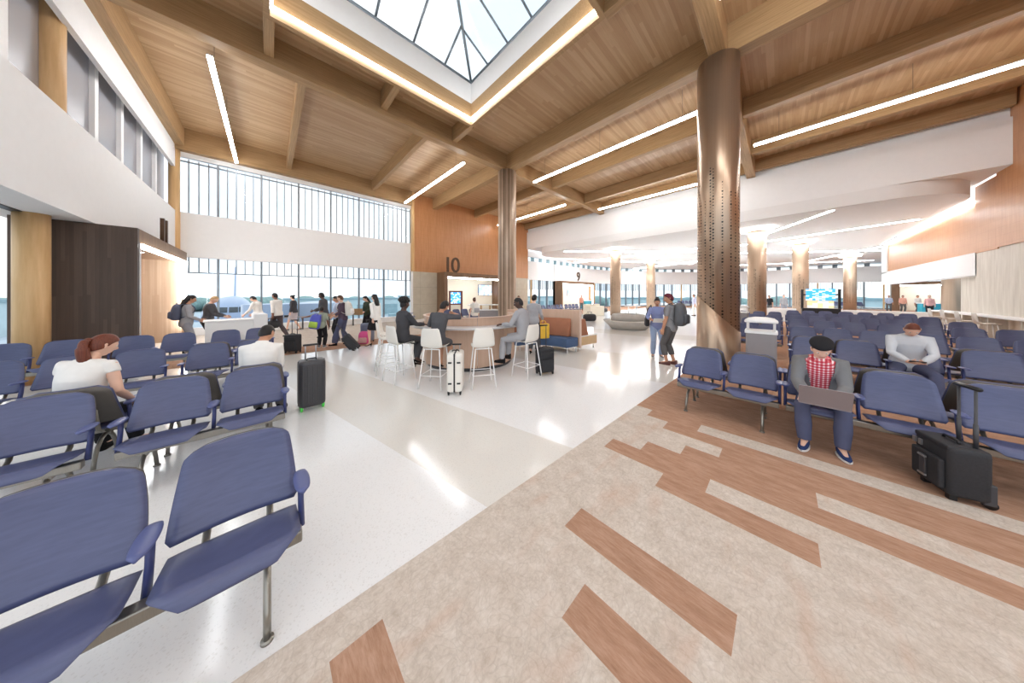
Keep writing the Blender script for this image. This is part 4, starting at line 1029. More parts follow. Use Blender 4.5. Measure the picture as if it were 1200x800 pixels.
def head_mesh(fem, fine):
    b = MB(); U, Wn = (40, 30) if fine else (24, 18); rings = []
    for k in range(Wn+1):
        ph = PI*k/Wn; zz = -math.cos(ph); q = max(math.sin(ph), 1e-3); ring = []
        for i in range(U):
            a = 2*PI*i/U; x, y, z = q*math.cos(a), q*math.sin(a), zz
            jw = 1-.30*max(0,-z)**1.3*(1 if y > 0 else .6)
            px, py, pz = x*.074*jw, y*.096, z*.118
            if z < 0: py *= 1-.10*max(0,-z) if y > 0 else 1-.30*(-z)
            if y > 0:
                g = lambda cx, cz, sx, sz: math.exp(-((x-cx)/sx)**2-((z-cz)/sz)**2)
                py += .021*g(0,-.18,.16,.13) + .010*g(0,.02,.10,.22) - .011*(g(.40,.10,.20,.11)+g(-.40,.10,.20,.11)) + .005*(g(.36,.27,.3,.08)+g(-.36,.27,.3,.08))
                py += .007*g(0,-.49,.25,.06) + .006*g(0,-.60,.22,.05) + .009*g(0,-.84,.3,.14) - .003*g(0,-.545,.3,.025)
            ring.append((px, py, pz))
        rings.append(ring)
    b.loft(rings)
    # lips
    for fi, f in enumerate(b.f):
        c = V((0,0,0))
        for i in f: c += V(b.v[i])
        c /= len(f)
        if c.y > .07 and abs(c.x) < .022 and -.075 < c.z < -.05: b.mi[fi] = 1
    for s in (-1,1):
        b.ball((s*.073,-.004,-.004), (.011,.018,.031), 10, 8)
        b.ball((s*.080,-.012,.012), (.008,.012,.016), 8, 6)
    return b
def hand_mb(b, w, fd, pn, thumb_side, curl=.5, s=1.0, spread=0):
    """palm and five fingers from wrist w along fd, palm facing pn; curl bends towards pn"""
    fd = V(fd).normalized(); pn = V(pn); pn = (pn-fd*pn.dot(fd)).normalized(); sd = fd.cross(pn).normalized()*thumb_side
    pal = .088*s
    b.tube([w-fd*.02, w+fd*.018*s, w+fd*.05*s, w+fd*pal, w+fd*(pal+.006)], [(.026*s,.019*s),(.033*s,.017*s),(.040*s,.016*s),(.040*s,.013*s),(.034*s,.008*s)], 12, side=sd)
    for k, (off, L) in enumerate(((.029,.072),(.0098,.080),(-.0095,.074),(-.028,.058))):
        p = w+fd*(pal-.008)+sd*off*s; d = (fd+sd*(off*4*(.4+spread))).normalized(); pts = [p]; ang = 0
        for j, f in enumerate((.46,.31,.23)):
            ang += curl*(.55+.28*j); dd = d*math.cos(ang)+pn*math.sin(ang); p = p+dd*(L*f*s); pts.append(p)
        b.tube(pts, [.0092*s,.0088*s,.0078*s,.0058*s], 8)
        b.ball(tuple(pts[-1]), .0058*s, 8, 6)
    p = w+fd*.022*s+sd*.030*s+pn*.006*s; d = (fd*.72+sd*.62+pn*.32).normalized(); pts = [p-sd*.012*s]
    for j, f in enumerate((.036,.032,.026)):
        p = p+(d+fd*.22*j+pn*curl*.3*j).normalized()*f*s; pts.append(p)
    b.tube(pts, [.0135*s,.0115*s,.0098*s,.0065*s], 8); b.ball(tuple(pts[-1]), .0065*s, 8, 6)

def person(loc, face_deg, label, h=1.75, fem=False, skin='tan', hair=('short','black'), lean=0, twist=0, side=0, zp=None, head=(0,0,0),
           feet=None, hands=None, pole_e=None, knees=None, top=None, sleeve=1.0, jacket=None, bottom=('pants','charcoal'), shoes='shoe_black', heels=False, hat=None,
           fine=False, palm=None, curl=(.5,.5), bulk=1.0, group=None, collar=False, hem=-.09, cuff=1.0, toes=None):
    """local frame: +y forward, +x the person's right; hands/feet = (right, left) targets in metres"""
    s = h/1.75; fw = .90 if fem else 1.0
    if zp is None: zp = (.925 + (.045 if heels else 0))*s
    vox = .0085 if fine else .013
    pel = V((0,0,zp)); up = V((math.sin(R(side)), math.sin(R(lean))*math.cos(R(side)), math.cos(R(lean))*math.cos(R(side)))); 
    rx = V((1,0,0)); rx = (rx-up*rx.dot(up)).normalized(); fy = up.cross(rx)
    tw = lambda f: (rx*math.cos(R(twist*f))+fy*math.sin(R(twist*f)))
    curve = (.0 if zp > .8 else .05)
    def sp_(t):   # spine point with a soft forward curl at the top
        return pel + up*(t*s) - fy*(curl_back(t))*s
    def curl_back(t): return curve*math.sin(PI*min(1,max(0,t/.55)))*.6 - .012*math.sin(PI*min(1,max(0,t/.5)))
    rings = [(-.11,.10,.085),(-.07,.150*(1.03 if fem else 1),.112),(0,.163*(1.04 if fem else 1),.122),(.08,.156,.115),(.16,.135*(.93 if fem else 1.02),.102),(.25,.142*(.95 if fem else 1.04),.105),(.34,.158*fw,.115+(.012 if fem else 0)),(.42,.172*fw,.112),(.48,.168*fw,.095),(.525,.125*fw,.078),(.555,.07,.064)]
    rings = [(t, a*bulk, d*(bulk if t < .3 else (bulk+1)/2)) for t, a, d in rings]
    def torso(b, grow, t0=-.2, t1=9, sm=22):
        rr = []
        for t, a, d in rings:
            if t < t0 or t > t1: continue
            c = sp_(t); X = tw(max(0,t/.5)); Y = up.cross(X)
            rr.append([tuple(c+X*((a*s+grow)*(abs(math.cos(q))**.85)*(1 if math.cos(q) > 0 else -1))+Y*((d*s+grow)*math.sin(q))) for q in [2*PI*k/sm for k in range(sm)]])
        b.loft(rr)
    Xs = tw(1); Ys = up.cross(Xs); neck = sp_(.555)
    sh = [sp_(.485)+Xs*(.172*fw*s*sg*((bulk+1)/2)) for sg in (1,-1)]
    hip = [pel+rx*(.088*s*sg)-up*(.03*s) for sg in (1,-1)]
    la, lf, lt, lc = .285*s, .255*s, .43*s, .415*s
    # limb targets (local frame of the person)
    an = .085*s + (.055 if heels else 0)
    if feet is None: feet = ((.10*s,0,an),(-.10*s,.02,an))
    if knees is None: knees = ((.12,1,0),(-.12,1,0))
    if hands is None: hands = ((.24*s,.05,zp-.10*s),(-.24*s,.05,zp-.10*s))
    if pole_e is None: pole_e = ((.35,-1,-.2),(-.35,-1,-.2))
    EL, WR, KN, AN = [], [], [], []
    for i in (0,1):
        e, w_ = ik(sh[i], V(hands[i]), la, lf, pole_e[i]); EL.append(e); WR.append(w_)
        k, a_ = ik(hip[i], V(feet[i]), lt, lc, knees[i]); KN.append(k); AN.append(a_)
    def arm(b, i, grow, upto=2.0, ra=1.0):
        S, E_, W_ = sh[i], EL[i], WR[i]; sg = 1 if i == 0 else -1
        pts = [sp_(.475)+Xs*(.10*fw*s*sg), S, S.lerp(E_,.45), E_, E_.lerp(W_,.3), W_.lerp(E_,.12), W_]
        rad = [.062,.056,.047,.040,.041,.030,.026]
        rad = [r*s*fw**.6*((bulk+1)/2)+grow for r in rad]
        if upto < 2:
            if upto <= 1:
                pts = pts[:2]+[S.lerp(E_,upto*.5),S.lerp(E_,upto)]; rad = rad[:2]+[rad[2],rad[2]*.98]
            else:
                f = upto-1; pts = pts[:4]+[E_.lerp(W_,f*.5),E_.lerp(W_,f)]; rad = rad[:4]+[rad[4],(rad[4]*(1-f)+rad[6]*f)]
        b.tube(pts, rad, 14, side=tuple(Ys))
    def leg(b, i, grow, upto=2.0, wide=0):
        H, K, A = hip[i], KN[i], AN[i]
        pts = [H+up*.05*s, H.lerp(K,.12), H.lerp(K,.5), K, K.lerp(A,.28), K.lerp(A,.7), A, A-V((0,0,.03*s))]
        rad = [.085,.088*(1.04 if fem else 1),.072,.055,.057,.042,.036,.038]; rad = [r*s*((bulk+1)/2)+grow for r in rad]
        if wide: rad = rad[:4]+[r+wide for r in rad[4:]]
        if upto < 2:
            f = upto-1; cut = K.lerp(A, f)
            pts = pts[:4]+[K.lerp(A,f*.5),cut]; rad = rad[:4]+[rad[4],(rad[4]*(1-f)+rad[6]*f)+.004]
        b.tube(pts, rad, 14, side=(1,0,0))
    # ---- body: torso, limbs, neck as one remeshed skin, head and hands joined
    b = MB(); torso(b, -.004)
    for i in (0,1):
        arm(b, i, 0); leg(b, i, -.004)
        if not heels and shoes is None: pass
        tv = V(toes[i]) if toes else V(((.18 if i == 0 else -.18),1,0))
        tv = V((tv.x,tv.y,0)).normalized()
        drop = .055 if heels else 0
        b.tube([AN[i]-tv*.03*s, AN[i]+tv*.05*s-V((0,0,.035+drop*.5)), AN[i]+tv*.14*s-V((0,0,.058+drop*.9))], [.034*s,.032*s,.022*s], 12)
    hp, hy, hr = head
    HM = Matrix.Translation(neck) @ Matrix((( *Xs, 0),( *Ys, 0),( *up, 0),(0,0,0,1))).transposed() @ Euler((R(-hp),R(hr),R(hy)), 'XYZ').to_matrix().to_4x4()
    hc = HM @ V((0,.022*s,.135*s))
    b.tube([sp_(.50), neck, neck.lerp(hc,.55), hc], [(.066*s,.062*s),(.054*s*fw,.056*s),(.050*s*fw,.052*s),(.05*s,.05*s)], 14, side=tuple(Xs))
    me = remesh(b, vox, 5)
    hm = head_mesh(fem, fine); HS = HM @ Matrix.Translation((0,.022*s,.145*s)) @ Matrix.Scale(s*(.96 if fem else 1), 4)
    x = MB(); x.add(hm.v, [], 0); x.v = [tuple(HS @ V(p)) for p in hm.v]; x.f, x.mi, x.sm = hm.f, hm.mi, hm.sm
    for i in (0,1):
        fd = (WR[i]-EL[i]).normalized(); sg = 1 if i == 0 else -1
        pn = V(palm[i]) if palm else (Xs*(-sg)+V((0,0,-.2)))
        fd2 = fd
        if palm and len(palm) > 2: fd2 = V(palm[2+i])
        # thumb side: towards the front for hanging arms
        pnn = (pn-fd2*pn.dot(fd2)).normalized(); sd = fd2.cross(pnn); ts = 1 if sd.dot(Ys+V((0,0,.6))) > 0 else -1
        if palm and len(palm) > 4: ts = palm[4+i]
        hand_mb(x, WR[i], fd2, pn, ts, curl[i], s*(.92 if fem else 1.0))
    me2 = x.mesh('head', []); bm = bmesh.new(); bm.from_mesh(me); nb = len(bm.faces); bm.from_mesh(me2)
    bm.faces.ensure_lookup_table()
    bmesh.ops.recalc_face_normals(bm, faces=bm.faces[nb:])
    bm.to_mesh(me); bm.free(); bpy.data.meshes.remove(me2)
    mats = [SK[skin], LIP[skin]]
    mi = [0]*nb + x.mi
    me.name = 'person'
    for m in mats: me.materials.append(m)
    me.polygons.foreach_set('material_index', mi); me.polygons.foreach_set('use_smooth', [True]*len(me.polygons))
    P = bpy.data.objects.new('person', me); COL.objects.link(P); P.location = loc; P.rotation_euler = (0,0,R(face_deg-90))
    tag(P, label, 'person', group)
    # eyes
    for sg in (-1,1):
        e = MB(); e.v = []; c = HS @ V((sg*.031,.0742,.012)); q = HS @ V((sg*.031,.0825,.010)); rr = .0125*s
        e.ball(tuple(c), rr, 12, 8, 0); e.ball(tuple(q), .0065*s, 10, 6, 1); e.build('eye', [EYE, IRIS], P)
    # hair
    def cap(dz=0, cut=None, grow=1.08, back=1.0):
        c = MB(); U, Wn = 28, 18; rings = []
        for k in range(Wn+1):
            ph = PI*k/Wn; ring = []
            for i in range(U):
                a = 2*PI*i/U; xx, yy = math.cos(a), math.sin(a)
                zlow = (.5+.10*abs(xx)) if yy > 0 else (-.10-.45*(-yy)**.7)*back      # hairline: high in front, low behind
                if yy > 0: zlow = .60*yy**.5 + (-.10*back)*(1-yy**.5)
                z = 1 + (zlow-1)*(k/Wn); q = math.sqrt(max(0, 1-z*z)) if z > -1 else 0; q = max(q, .02)
                wob = 1+.02*math.sin(7*a+5*z)
                ring.append((xx*q*.074*grow*wob*(1-.1*max(0,-z)), yy*q*.096*grow*wob*(1.02 if yy < 0 else 1), z*.118*(grow+.015)+dz))
            rings.append(ring)
        inner = [[(p[0]*.9, p[1]*.9, p[2]*.93) for p in r] for r in rings]
        c.loft(rings, caps=False); c.loft([rings[-1], inner[-1]], caps=False); c.loft(inner[::-1], caps=False); return c
    style, hcol = hair; hb = None
    if style != 'none':
        hb = cap(grow=1.07 if style == 'short' else 1.13, back=1.15)
        if style == 'bun': hb.ball((0,-.10,.085), (.05,.05,.045), 14, 10)
        if style == 'lowbun': hb.ball((0,-.115,-.01), (.04,.04,.04), 14, 10)
        if style == 'updo':
            for q in range(40):
                ca = q*2.39996; cz = .1+.85*((q+.5)/40)*1.0; qq = math.sqrt(max(0,1-cz*cz)); hb.ball((.098*qq*math.cos(ca), .112*qq*math.sin(ca)-.032, .055+.105*cz), (.028,.028,.026), 8, 6)
            hb.ball((0,-.032,.075), (.098,.112,.09), 18, 12)
        if style == 'pony':
            hb.ball((0,-.108,.035), (.03,.03,.03), 10, 8)
        if style == 'long':
            hb.tube(bez([(0,-.02,.08),(0,-.075,-.03),(0,-.10,-.16),(0,-.105,-.30),(0,-.095,-.40)], 4), [(.08,.08)]*3+[(.085,.06)]*4+[(.10,.05)]*5+[(.095,.035)]*4+[(.07,.02)], 16, side=(1,0,0))
        hb.v = [tuple(HS @ V(p)) for p in hb.v]
        if style == 'pony':   # falls straight down the back
            q = HS @ V((0,-.112,.035)); dn = V((0,0,-1)); bk = -V((Ys.x,Ys.y,0)).normalized()
            hb.tube(bez([q, q+bk*.045+dn*.03, q+bk*.05+dn*.12, q+bk*.04+dn*.22+Xs*.01, q+bk*.02+dn*.31, q+bk*.015+dn*.36], 5), [.02]*3+[.03]*5+[.042]*7+[.04]*5+[.028]*3+[.018,.012,.006], 12)
        hb.build('hair', HAIRM[hcol], P)
    if hat:
        hk, hc_ = hat; c = MB()
        if hk == 'beret':
            c.loft([[(r_*.074*math.cos(2*PI*i/26)*1.0, r_*.096*math.sin(2*PI*i/26)+sh_, zz) for i in range(26)] for r_, zz, sh_ in ((1.10,.062,-.004),(1.14,.070,-.004),(1.32,.088,.004),(1.38,.104,.006),(1.28,.124,.002),(.95,.141,-.004),(.4,.150,-.006),(.05,.151,-.006))])
            c.tube([(0,0,.143),(0,0,.156)], .004, 6)
        else:
            c = cap(grow=1.16, back=.75)
        c.v = [tuple(HS @ V(p)) for p in c.v]; c.build('beret' if hk == 'beret' else 'beanie', CL[hc_], P)
    # clothing
    if bottom:
        kind, cm = bottom; b = MB()
        if kind in ('pants','jeans','crop','wide'):
            torso(b, .010, -.2, .09)
            for i in (0,1): leg(b, i, .011, {'crop':1.62}.get(kind, 1.985), .035 if kind == 'wide' else 0.006)
            mesh_obj('trousers', remesh(b, vox, 4), [CL[cm]], P)
        else:
            torso(b, .012, -.2, .09)
            sit = zp < .9*s and kind == 'skirt' and feet[0][1] > .15
            L = {'skirt':.92, 'dress':.92}[kind]
            for i in (0,1): 
                H, K = hip[i], KN[i]; b.tube([H+up*.05*s, H.lerp(K,.3), H.lerp(K,.7), H.lerp(K,L)], [.10*s,.103*s,.088*s,.078*s], 14)
            m_ = [hip[0].lerp(hip[1],.5).lerp(KN[0].lerp(KN[1],.5), f) for f in (0,.3,.6,L)]
            b.tube(m_, [(.13*s,.09*s),(.12*s,.09*s),(.10*s,.08*s),(.09*s,.07*s)], 16, side=(1,0,0))
            mesh_obj('skirt', remesh(b, vox, 4), [CL[cm]], P)
    if top:
        b = MB(); torso(b, .016, hem, .56)
        for i in (0,1): arm(b, i, .011, sleeve)
        mesh_obj('shirt' if not fem else 'blouse', remesh(b, vox, 4), [CL[top]], P)
        if collar:
            c = MB(); c.tube([sp_(.535), sp_(.575)], [(.078*s,.076*s),(.066*s,.066*s)], 18, side=tuple(Xs)); mesh_obj('collar', remesh(c, vox*.8, 2), [CL[top]], P)
    if jacket:
        b = MB(); torso(b, .030, -.12, .545)
        for i in (0,1): arm(b, i, .020, 1.93)
        jm = remesh(b, vox, 4)
        bm = bmesh.new(); bm.from_mesh(jm); dead = []
        for v in bm.verts:      # open front
            r_ = v.co-pel; zt = r_.dot(up); xx = r_.dot(Xs); yy = (r_-up*zt).dot(Ys)
            opening = jacket[1]*(.55+.9*max(0,min(1,zt/(.5*s))))*min(1,max(.0,(.60*s-zt)/(.06*s)))
            if yy > .03 and abs(xx) < opening and zt < .58*s: dead.append(v)
        bmesh.ops.delete(bm, geom=dead, context='VERTS'); bm.to_mesh(jm); bm.free()
        jo = mesh_obj('jacket', jm, [CL[jacket[0]]], P); md = jo.modifiers.new('Solidify', 'SOLIDIFY'); md.thickness = .008; md.offset = -1
    if shoes:
        for i in (0,1):
            tv = V(toes[i]) if toes else V(((.18 if i == 0 else -.18),1,0)); tv = V((tv.x,tv.y,0)).normalized(); sv = V((tv.y,-tv.x,0))
            A = AN[i]; g = A.z-an; b = MB(); rr = []; so = []
            for k in range(13):
                u = k/12; yy = (-.075+.255*u)*s; w_ = (.034+.012*math.sin(PI*min(1,u*1.15)))*s*(1-.75*max(0,(u-.82)/.18)**2)*(.8 if fem else 1)*(1-.5*max(0,(.1-u)/.1)**2)
                base = g + (.055*(1-min(1,u/.62))**.7*1.0 if heels else 0)
                ht = (.112-.070*min(1,u/.72))*s if not heels else (.052-.03*min(1,u/.5))*s
                ht *= (1-.5*max(0,(u-.85)/.15)**2)
                c = V((A.x,A.y,0))+tv*yy
                rr.append([tuple(c+sv*(w_*math.cos(q))+V((0,0,base+.008+ht*.5+ht*.5*math.sin(q)))) for q in [2*PI*j/16 for j in range(16)]])
                so.append((c, w_*1.06, base))
            b.loft(rr)
            if not heels:
                sl = [[tuple(c+sv*w_),tuple(c+sv*w_+V((0,0,.02))),tuple(c-sv*w_+V((0,0,.02))),tuple(c-sv*w_)] for c, w_, base in [(c,w_,V((0,0,bs)).z) for c,w_,bs in so]]
                sl = [[(p[0],p[1],p[2]+so[k][2]) for p in r] for k, r in enumerate(sl)]
                b.loft(sl, 1, True, False)
            else:
                hx = V((A.x,A.y,0))-tv*.055*s; b.tube([tuple(hx+V((0,0,g+.06))), tuple(hx+V((0,0,g)))], [.016,.007], 10)
            b.build('shoe', [CL[shoes], CL['sole'] if shoes in ('shoe_navy','shoe_grey') else CL[shoes]], P)
    P['_'] = 0; del P['_']
    P_INFO[label] = dict(W=[P.matrix_basis @ w for w in WR], E=[P.matrix_basis @ w for w in EL], neck=P.matrix_basis @ neck, M=P.matrix_basis.copy(), sh=[P.matrix_basis @ w for w in sh], sp=sp_, X=Xs, Y=Ys, up=up, s=s)
    return P
P_INFO = {}
CF = 46.6   # the camera's heading; used only for wording below
# --- seated, right
sit_feet = lambda f, w=.12, z=.085: ((w,f,z),(-w,f,z))
p = person((4.90,-.30,.006), 180, 'seated man in black beret, red plaid shirt and grey cardigan using a laptop', 1.62, False, 'light', ('short','brown'), lean=22, zp=.53, head=(10,4,0),
       feet=((.13,.46,.085),(-.14,.43,.085)), hands=((.12,.47,.605),(-.12,.47,.605)), pole_e=((.55,-1,-.4),(-.55,-1,-.4)), knees=((.25,1,1),(-.25,1,1)), top='plaid', sleeve=1.6, jacket=('greyjacket',.075), bottom=('pants','denim'), shoes='shoe_navy',
       hat=('beret','black'), fine=True, palm=((0,.1,-1),(0,.1,-1),(-.15,1,-.1),(.15,1,-.1),-1,1), curl=(.45,.45), bulk=1.0, collar=True)
p = person((7.86,-1.45,.006), 180, 'seated man in pale grey shirt looking down at a phone', 1.68, False, 'light', ('short','auburn'), lean=16, zp=.56, head=(22,0,0),
       feet=((.17,.46,.085),(-.17,.46,.085)), hands=((.055,.42,.66),(-.055,.42,.66)), pole_e=((1,-.5,-.3),(-1,-.5,-.3)), knees=((.3,1,1),(-.3,1,1)), top='shirt', sleeve=1.9, bottom=('pants','denim'), shoes='shoe_black',
       fine=True, palm=((-.5,0,.8),(.5,0,.8),(-.7,.6,0),(.7,.6,0)), curl=(.9,.9), bulk=1.10, collar=True)
# --- seated, left, seen from behind
person((-1.40,4.80,0), 72, 'woman with auburn ponytail in sleeveless white top, seated with her back turned', 1.70, True, 'light', ('pony','auburn'), lean=10, side=4, zp=.56, head=(10,-36,4),
       feet=sit_feet(.48), hands=((.24,.22,.60),(-.10,.32,.66)), knees=((.1,1,1),(-.1,1,1)), top='white', sleeve=.28, bottom=('pants','black'), shoes='shoe_black', fine=True, palm=((-.5,0,-.8),(.6,0,-.8)))
person((-.10,4.80,0), 78, 'man with short black hair in white jacket, seated with his back turned', 1.72, False, 'tan', ('short','black'), lean=12, zp=.56, head=(20,-22,0),
       feet=sit_feet(.48), hands=((.12,.36,.66),(-.12,.36,.66)), knees=((.1,1,1),(-.1,1,1)), top='white', sleeve=1.93, bottom=('pants','khaki'), shoes='shoe_black', collar=True)
# --- standing couple
person((7.9,2.43,0), 208, 'standing woman in lilac blouse and light jeans reading a paper', 1.68, True, 'tan', ('bun','black'), lean=3, head=(18,-10,0),
       hands=((.11,.27,1.02),(-.12,.29,1.02)), pole_e=((1,-.5,-.6),(-1,-.5,-.6)), top='lilac', sleeve=1.35, bottom=('jeans','jeans'), shoes='shoe_grey', hem=-.2, palm=((-.2,.1,1),(.2,.1,1),(-.3,1,.1),(.3,1,.1)), curl=(.6,.6), fine=True, feet=((.10,0,.085),(-.10,.0,.085)))
person((7.28,1.92,0), 80, 'standing man in grey tee and maroon beanie with a large grey backpack', 1.78, False, 'tan', ('short','black'), lean=0, twist=6, head=(12,34,0),
       hands=((.26,.12,.86),(-.25,.08,.84)), top='tee', sleeve=.75, bottom=('crop','khaki'), shoes='shoe_brown', hat=('beanie','maroon'), feet=((.09,-.03,.085),(-.10,.05,.085)), fine=True, hem=-.13)
# --- at the high table
def on_stool(i, fwd=0): x, y, a = STO[i]; return (x+fwd*math.cos(a), y+fwd*math.sin(a), 0), math.degrees(a)
l, a = on_stool(3, .05)
person(l, a, 'woman with curled black hair in dark grey suit sitting at the high table', 1.70, True, 'dark', ('updo','black'), lean=3, zp=.875, head=(4,0,0), feet=((.07,.30,.40),(-.06,.40,.30)), hands=((.15,.44,1.10),(-.14,.42,1.10)), knees=((.05,1,.9),(-.05,1,.9)),
       top='charcoal', sleeve=1.9, bottom=('pants','charcoal'), shoes='shoe_black', heels=True, fine=True, palm=((0,.2,-1),(0,.2,-1)), hem=-.13)
l, a = on_stool(2, .05)
person(l, a, 'woman in dark grey dress resting her head on her hand at the high table', 1.68, True, 'tan', ('short','black'), lean=6, side=6, zp=.875, head=(10,-20,14), feet=((.10,.34,.36),(-.06,.32,.36)), hands=((.20,.36,1.36),(-.2,.38,1.08)), knees=((.1,1,.9),(-.1,1,.9)),
       top='darkgrey', sleeve=1.0, bottom=('dress','darkgrey'), shoes='shoe_black', heels=True, fine=True, hem=-.13)
l, a = on_stool(0, .06)
person(l, a+14, 'man in light grey suit sitting at the right end of the high table', 1.76, False, 'dark', ('short','black'), lean=8, zp=.875, head=(8,22,0), feet=((.02,.42,.40),(-.24,.42,.36)), hands=((.10,.40,1.10),(-.20,.44,1.10)), knees=((.1,1,1),(-.3,1,1)),
       top='suit', sleeve=1.93, bottom=('pants','suit'), shoes='shoe_black', fine=True, palm=((0,.2,-1),(0,.2,-1)), hem=-.16, collar=True, bulk=1.05)
person((5.62,5.02,0), 25, 'woman in grey jacket and dark stockings holding a yellow bag by the booth', 1.72, True, 'light', ('lowbun','black'), lean=2, head=(8,-10,0), hands=((.22,.20,1.0),(-.2,.05,.85)), top='suit', sleeve=1.93, bottom=('pants','darkgrey'), shoes='shoe_black', heels=True, hem=-.17)
# --- gate 11 and window side
person((-1.75,11.75,.006), 15, 'person in pale grey jacket with dark hair standing at the gate 11 portal', 1.74, False, 'tan', ('long','black'), lean=3, head=(14,0,0), hands=((.2,.25,1.0),(-.2,.25,1.0)), top='suit', sleeve=1.93, bottom=('pants','greypant'), hem=-.2)
person((-1.42,12.3,.006), -10, 'blond person in dark coat bending over papers at the gate counter', 1.74, True, 'light', ('short','blond'), lean=8, head=(20,-20,0), hands=((.1,.40,1.05),(-.1,.40,1.05)), top='darkgrey', sleeve=1.93, bottom=('pants','black'), hem=-.25)
person((-.32,14.6,.006), 150, 'man in white shirt and blue trousers reaching forward by the windows', 1.74, False, 'light', ('short','black'), lean=10, head=(26,0,0), hands=((.2,.34,.95),(-.2,.36,.95)), top='white', sleeve=1.9, bottom=('pants','trouser'), hem=-.1)
person((.22,13.96,.006), 140, 'man in white shirt walking with a black duffel bag', 1.82, False, 'brown', ('short','black'), lean=5, head=(6,0,0), feet=((.08,-.30,.13),(-.08,.34,.085)), hands=((.26,.10,.84),(-.24,-.02,.80)), top='white', sleeve=1.6, bottom=('pants','brownpant'), bulk=1.1)
person((.84,16.1,.006), 150, 'woman in black blazer and pale skirt walking along the windows', 1.68, True, 'light', ('bun','black'), lean=3, head=(8,0,0), feet=((.05,-.22,.16),(-.05,.26,.14)), top='charcoal', sleeve=1.9, bottom=('skirt','paleskirt'), heels=True, hem=-.1)
person((1.62,12.92,.006), 150, 'tall man in dark grey shirt standing behind the boy with the blue backpack', 1.84, False, 'dark', ('short','black'), lean=4, head=(10,0,0), hands=((.2,.28,1.1),(-.2,.3,1.1)), top='darkgrey', sleeve=1.7, bottom=('pants','khaki'), bulk=1.08)
person((1.24,10.48,.006), 62, 'boy in sage tee and black trousers with his left arm stretched out', 1.36, False, 'brown', ('short','black'), lean=0, head=(0,10,0), hands=((.20,.02,.66),(-.58,.10,.98)), pole_e=((.3,-1,0),(-.2,-.5,-1)), top='sage', sleeve=.9, bottom=('pants','black'), shoes='shoe_grey', hem=-.13)
person((1.85,10.5,.006), 150, 'person in plum top and wide blue jeans wearing a white backpack', 1.74, True, 'light', ('short','brown'), lean=4, head=(8,0,0), feet=((.10,-.12,.085),(-.10,.22,.085)), hands=((.22,.24,1.0),(-.2,.24,1.0)), top='plum', sleeve=1.6, bottom=('wide','denim'), hem=-.08)
person((1.86,11.5,.006), 190, 'woman in light blue top and black trousers beside the white backpack', 1.70, True, 'tan', ('short','black'), lean=2, head=(10,-20,0), hands=((.2,.2,1.0),(-.2,.24,1.0)), top='lightblue', sleeve=.9, bottom=('pants','black'), shoes='shoe_grey', hem=-.1)
person((3.1,12.44,.006), 205, 'woman in dark green top and black trousers holding a brown box', 1.70, True, 'light', ('long','black'), lean=3, head=(22,-14,0), hands=((.12,.28,1.0),(-.12,.28,1.0)), top='green', sleeve=1.9, bottom=('pants','black'), hem=-.15)
person((2.58,9.41,0), 118, 'woman with long black hair, white jacket and black skirt pulling a tilted carry-on', 1.72, True, 'light', ('long','black'), lean=2, head=(4,0,0), feet=((.05,-.20,.15),(-.05,.20,.14)), hands=((.24,.06,.86),(-.30,-.22,.84)), top='white', sleeve=1.93, bottom=('skirt','black'), heels=True, hem=-.1)
person((6.67,9.5,0), 75, 'woman with brown bun and pale backpack standing in front of gate 10', 1.62, True, 'light', ('bun','brown'), lean=0, head=(8,0,0), top='offwhite', sleeve=.6, bottom=('jeans','denim'), hem=-.1)
# --- far background
person((25.3,4.97,0), 120, 'distant person in lavender shirt and white trousers just left of the big column', 1.78, False, 'tan', ('short','black'), lean=2, top='lavender', sleeve=1.6, bottom=('pants','white'))
person((12.2,12.1,0), 170, 'distant person in white blouse near the tiled wall right of the slim column', 1.70, True, 'light', ('short','brown'), lean=6, head=(12,0,0), hands=((.2,.3,1.0),(-.2,.3,1.0)), top='white', sleeve=1.6, bottom=('pants','denim'))
person((24.4,14.9,.006), 200, 'distant person in peach top in front of the gate 9 portal', 1.70, True, 'tan', ('short','brown'), lean=2, top='peach', sleeve=1.2, bottom=('pants','khaki'))
person((31.4,.75,0), 150, 'distant person in black top between the two capped columns at right', 1.70, False, 'tan', ('short','black'), lean=8, top='black', sleeve=1.0, bottom=('pants','khaki'))
person((31.9,-.05,0), 200, 'distant person in pale grey top right of the one in black', 1.74, False, 'light', ('short','brown'), lean=2, top='suit', sleeve=1.6, bottom=('pants','greypant'))
for i, (x, y, c, lab) in enumerate(((45.0,-7.3,'lightblue','distant person in light blue, leftmost at the far right portal'),(44.6,-8.0,'peach','distant person in peach blouse at the far right portal'),(44.2,-8.7,'offwhite','distant person in off-white, rightmost at the far right portal'))):
    person((x,y,.006), 170+20*i, lab, 1.68, i != 2, 'tan', ('short','black'), top=c, sleeve=1.5, bottom=('pants','khaki'))
person((38.0,-8.0,0), 170, 'distant person in pink top beside the teal information counter', 1.72, True, 'light', ('short','brown'), top='pink', sleeve=1.4, bottom=('pants','black'))

# ============================================================ CARRIED THINGS
def info(k): return [v for l, v in P_INFO.items() if k in l][0]
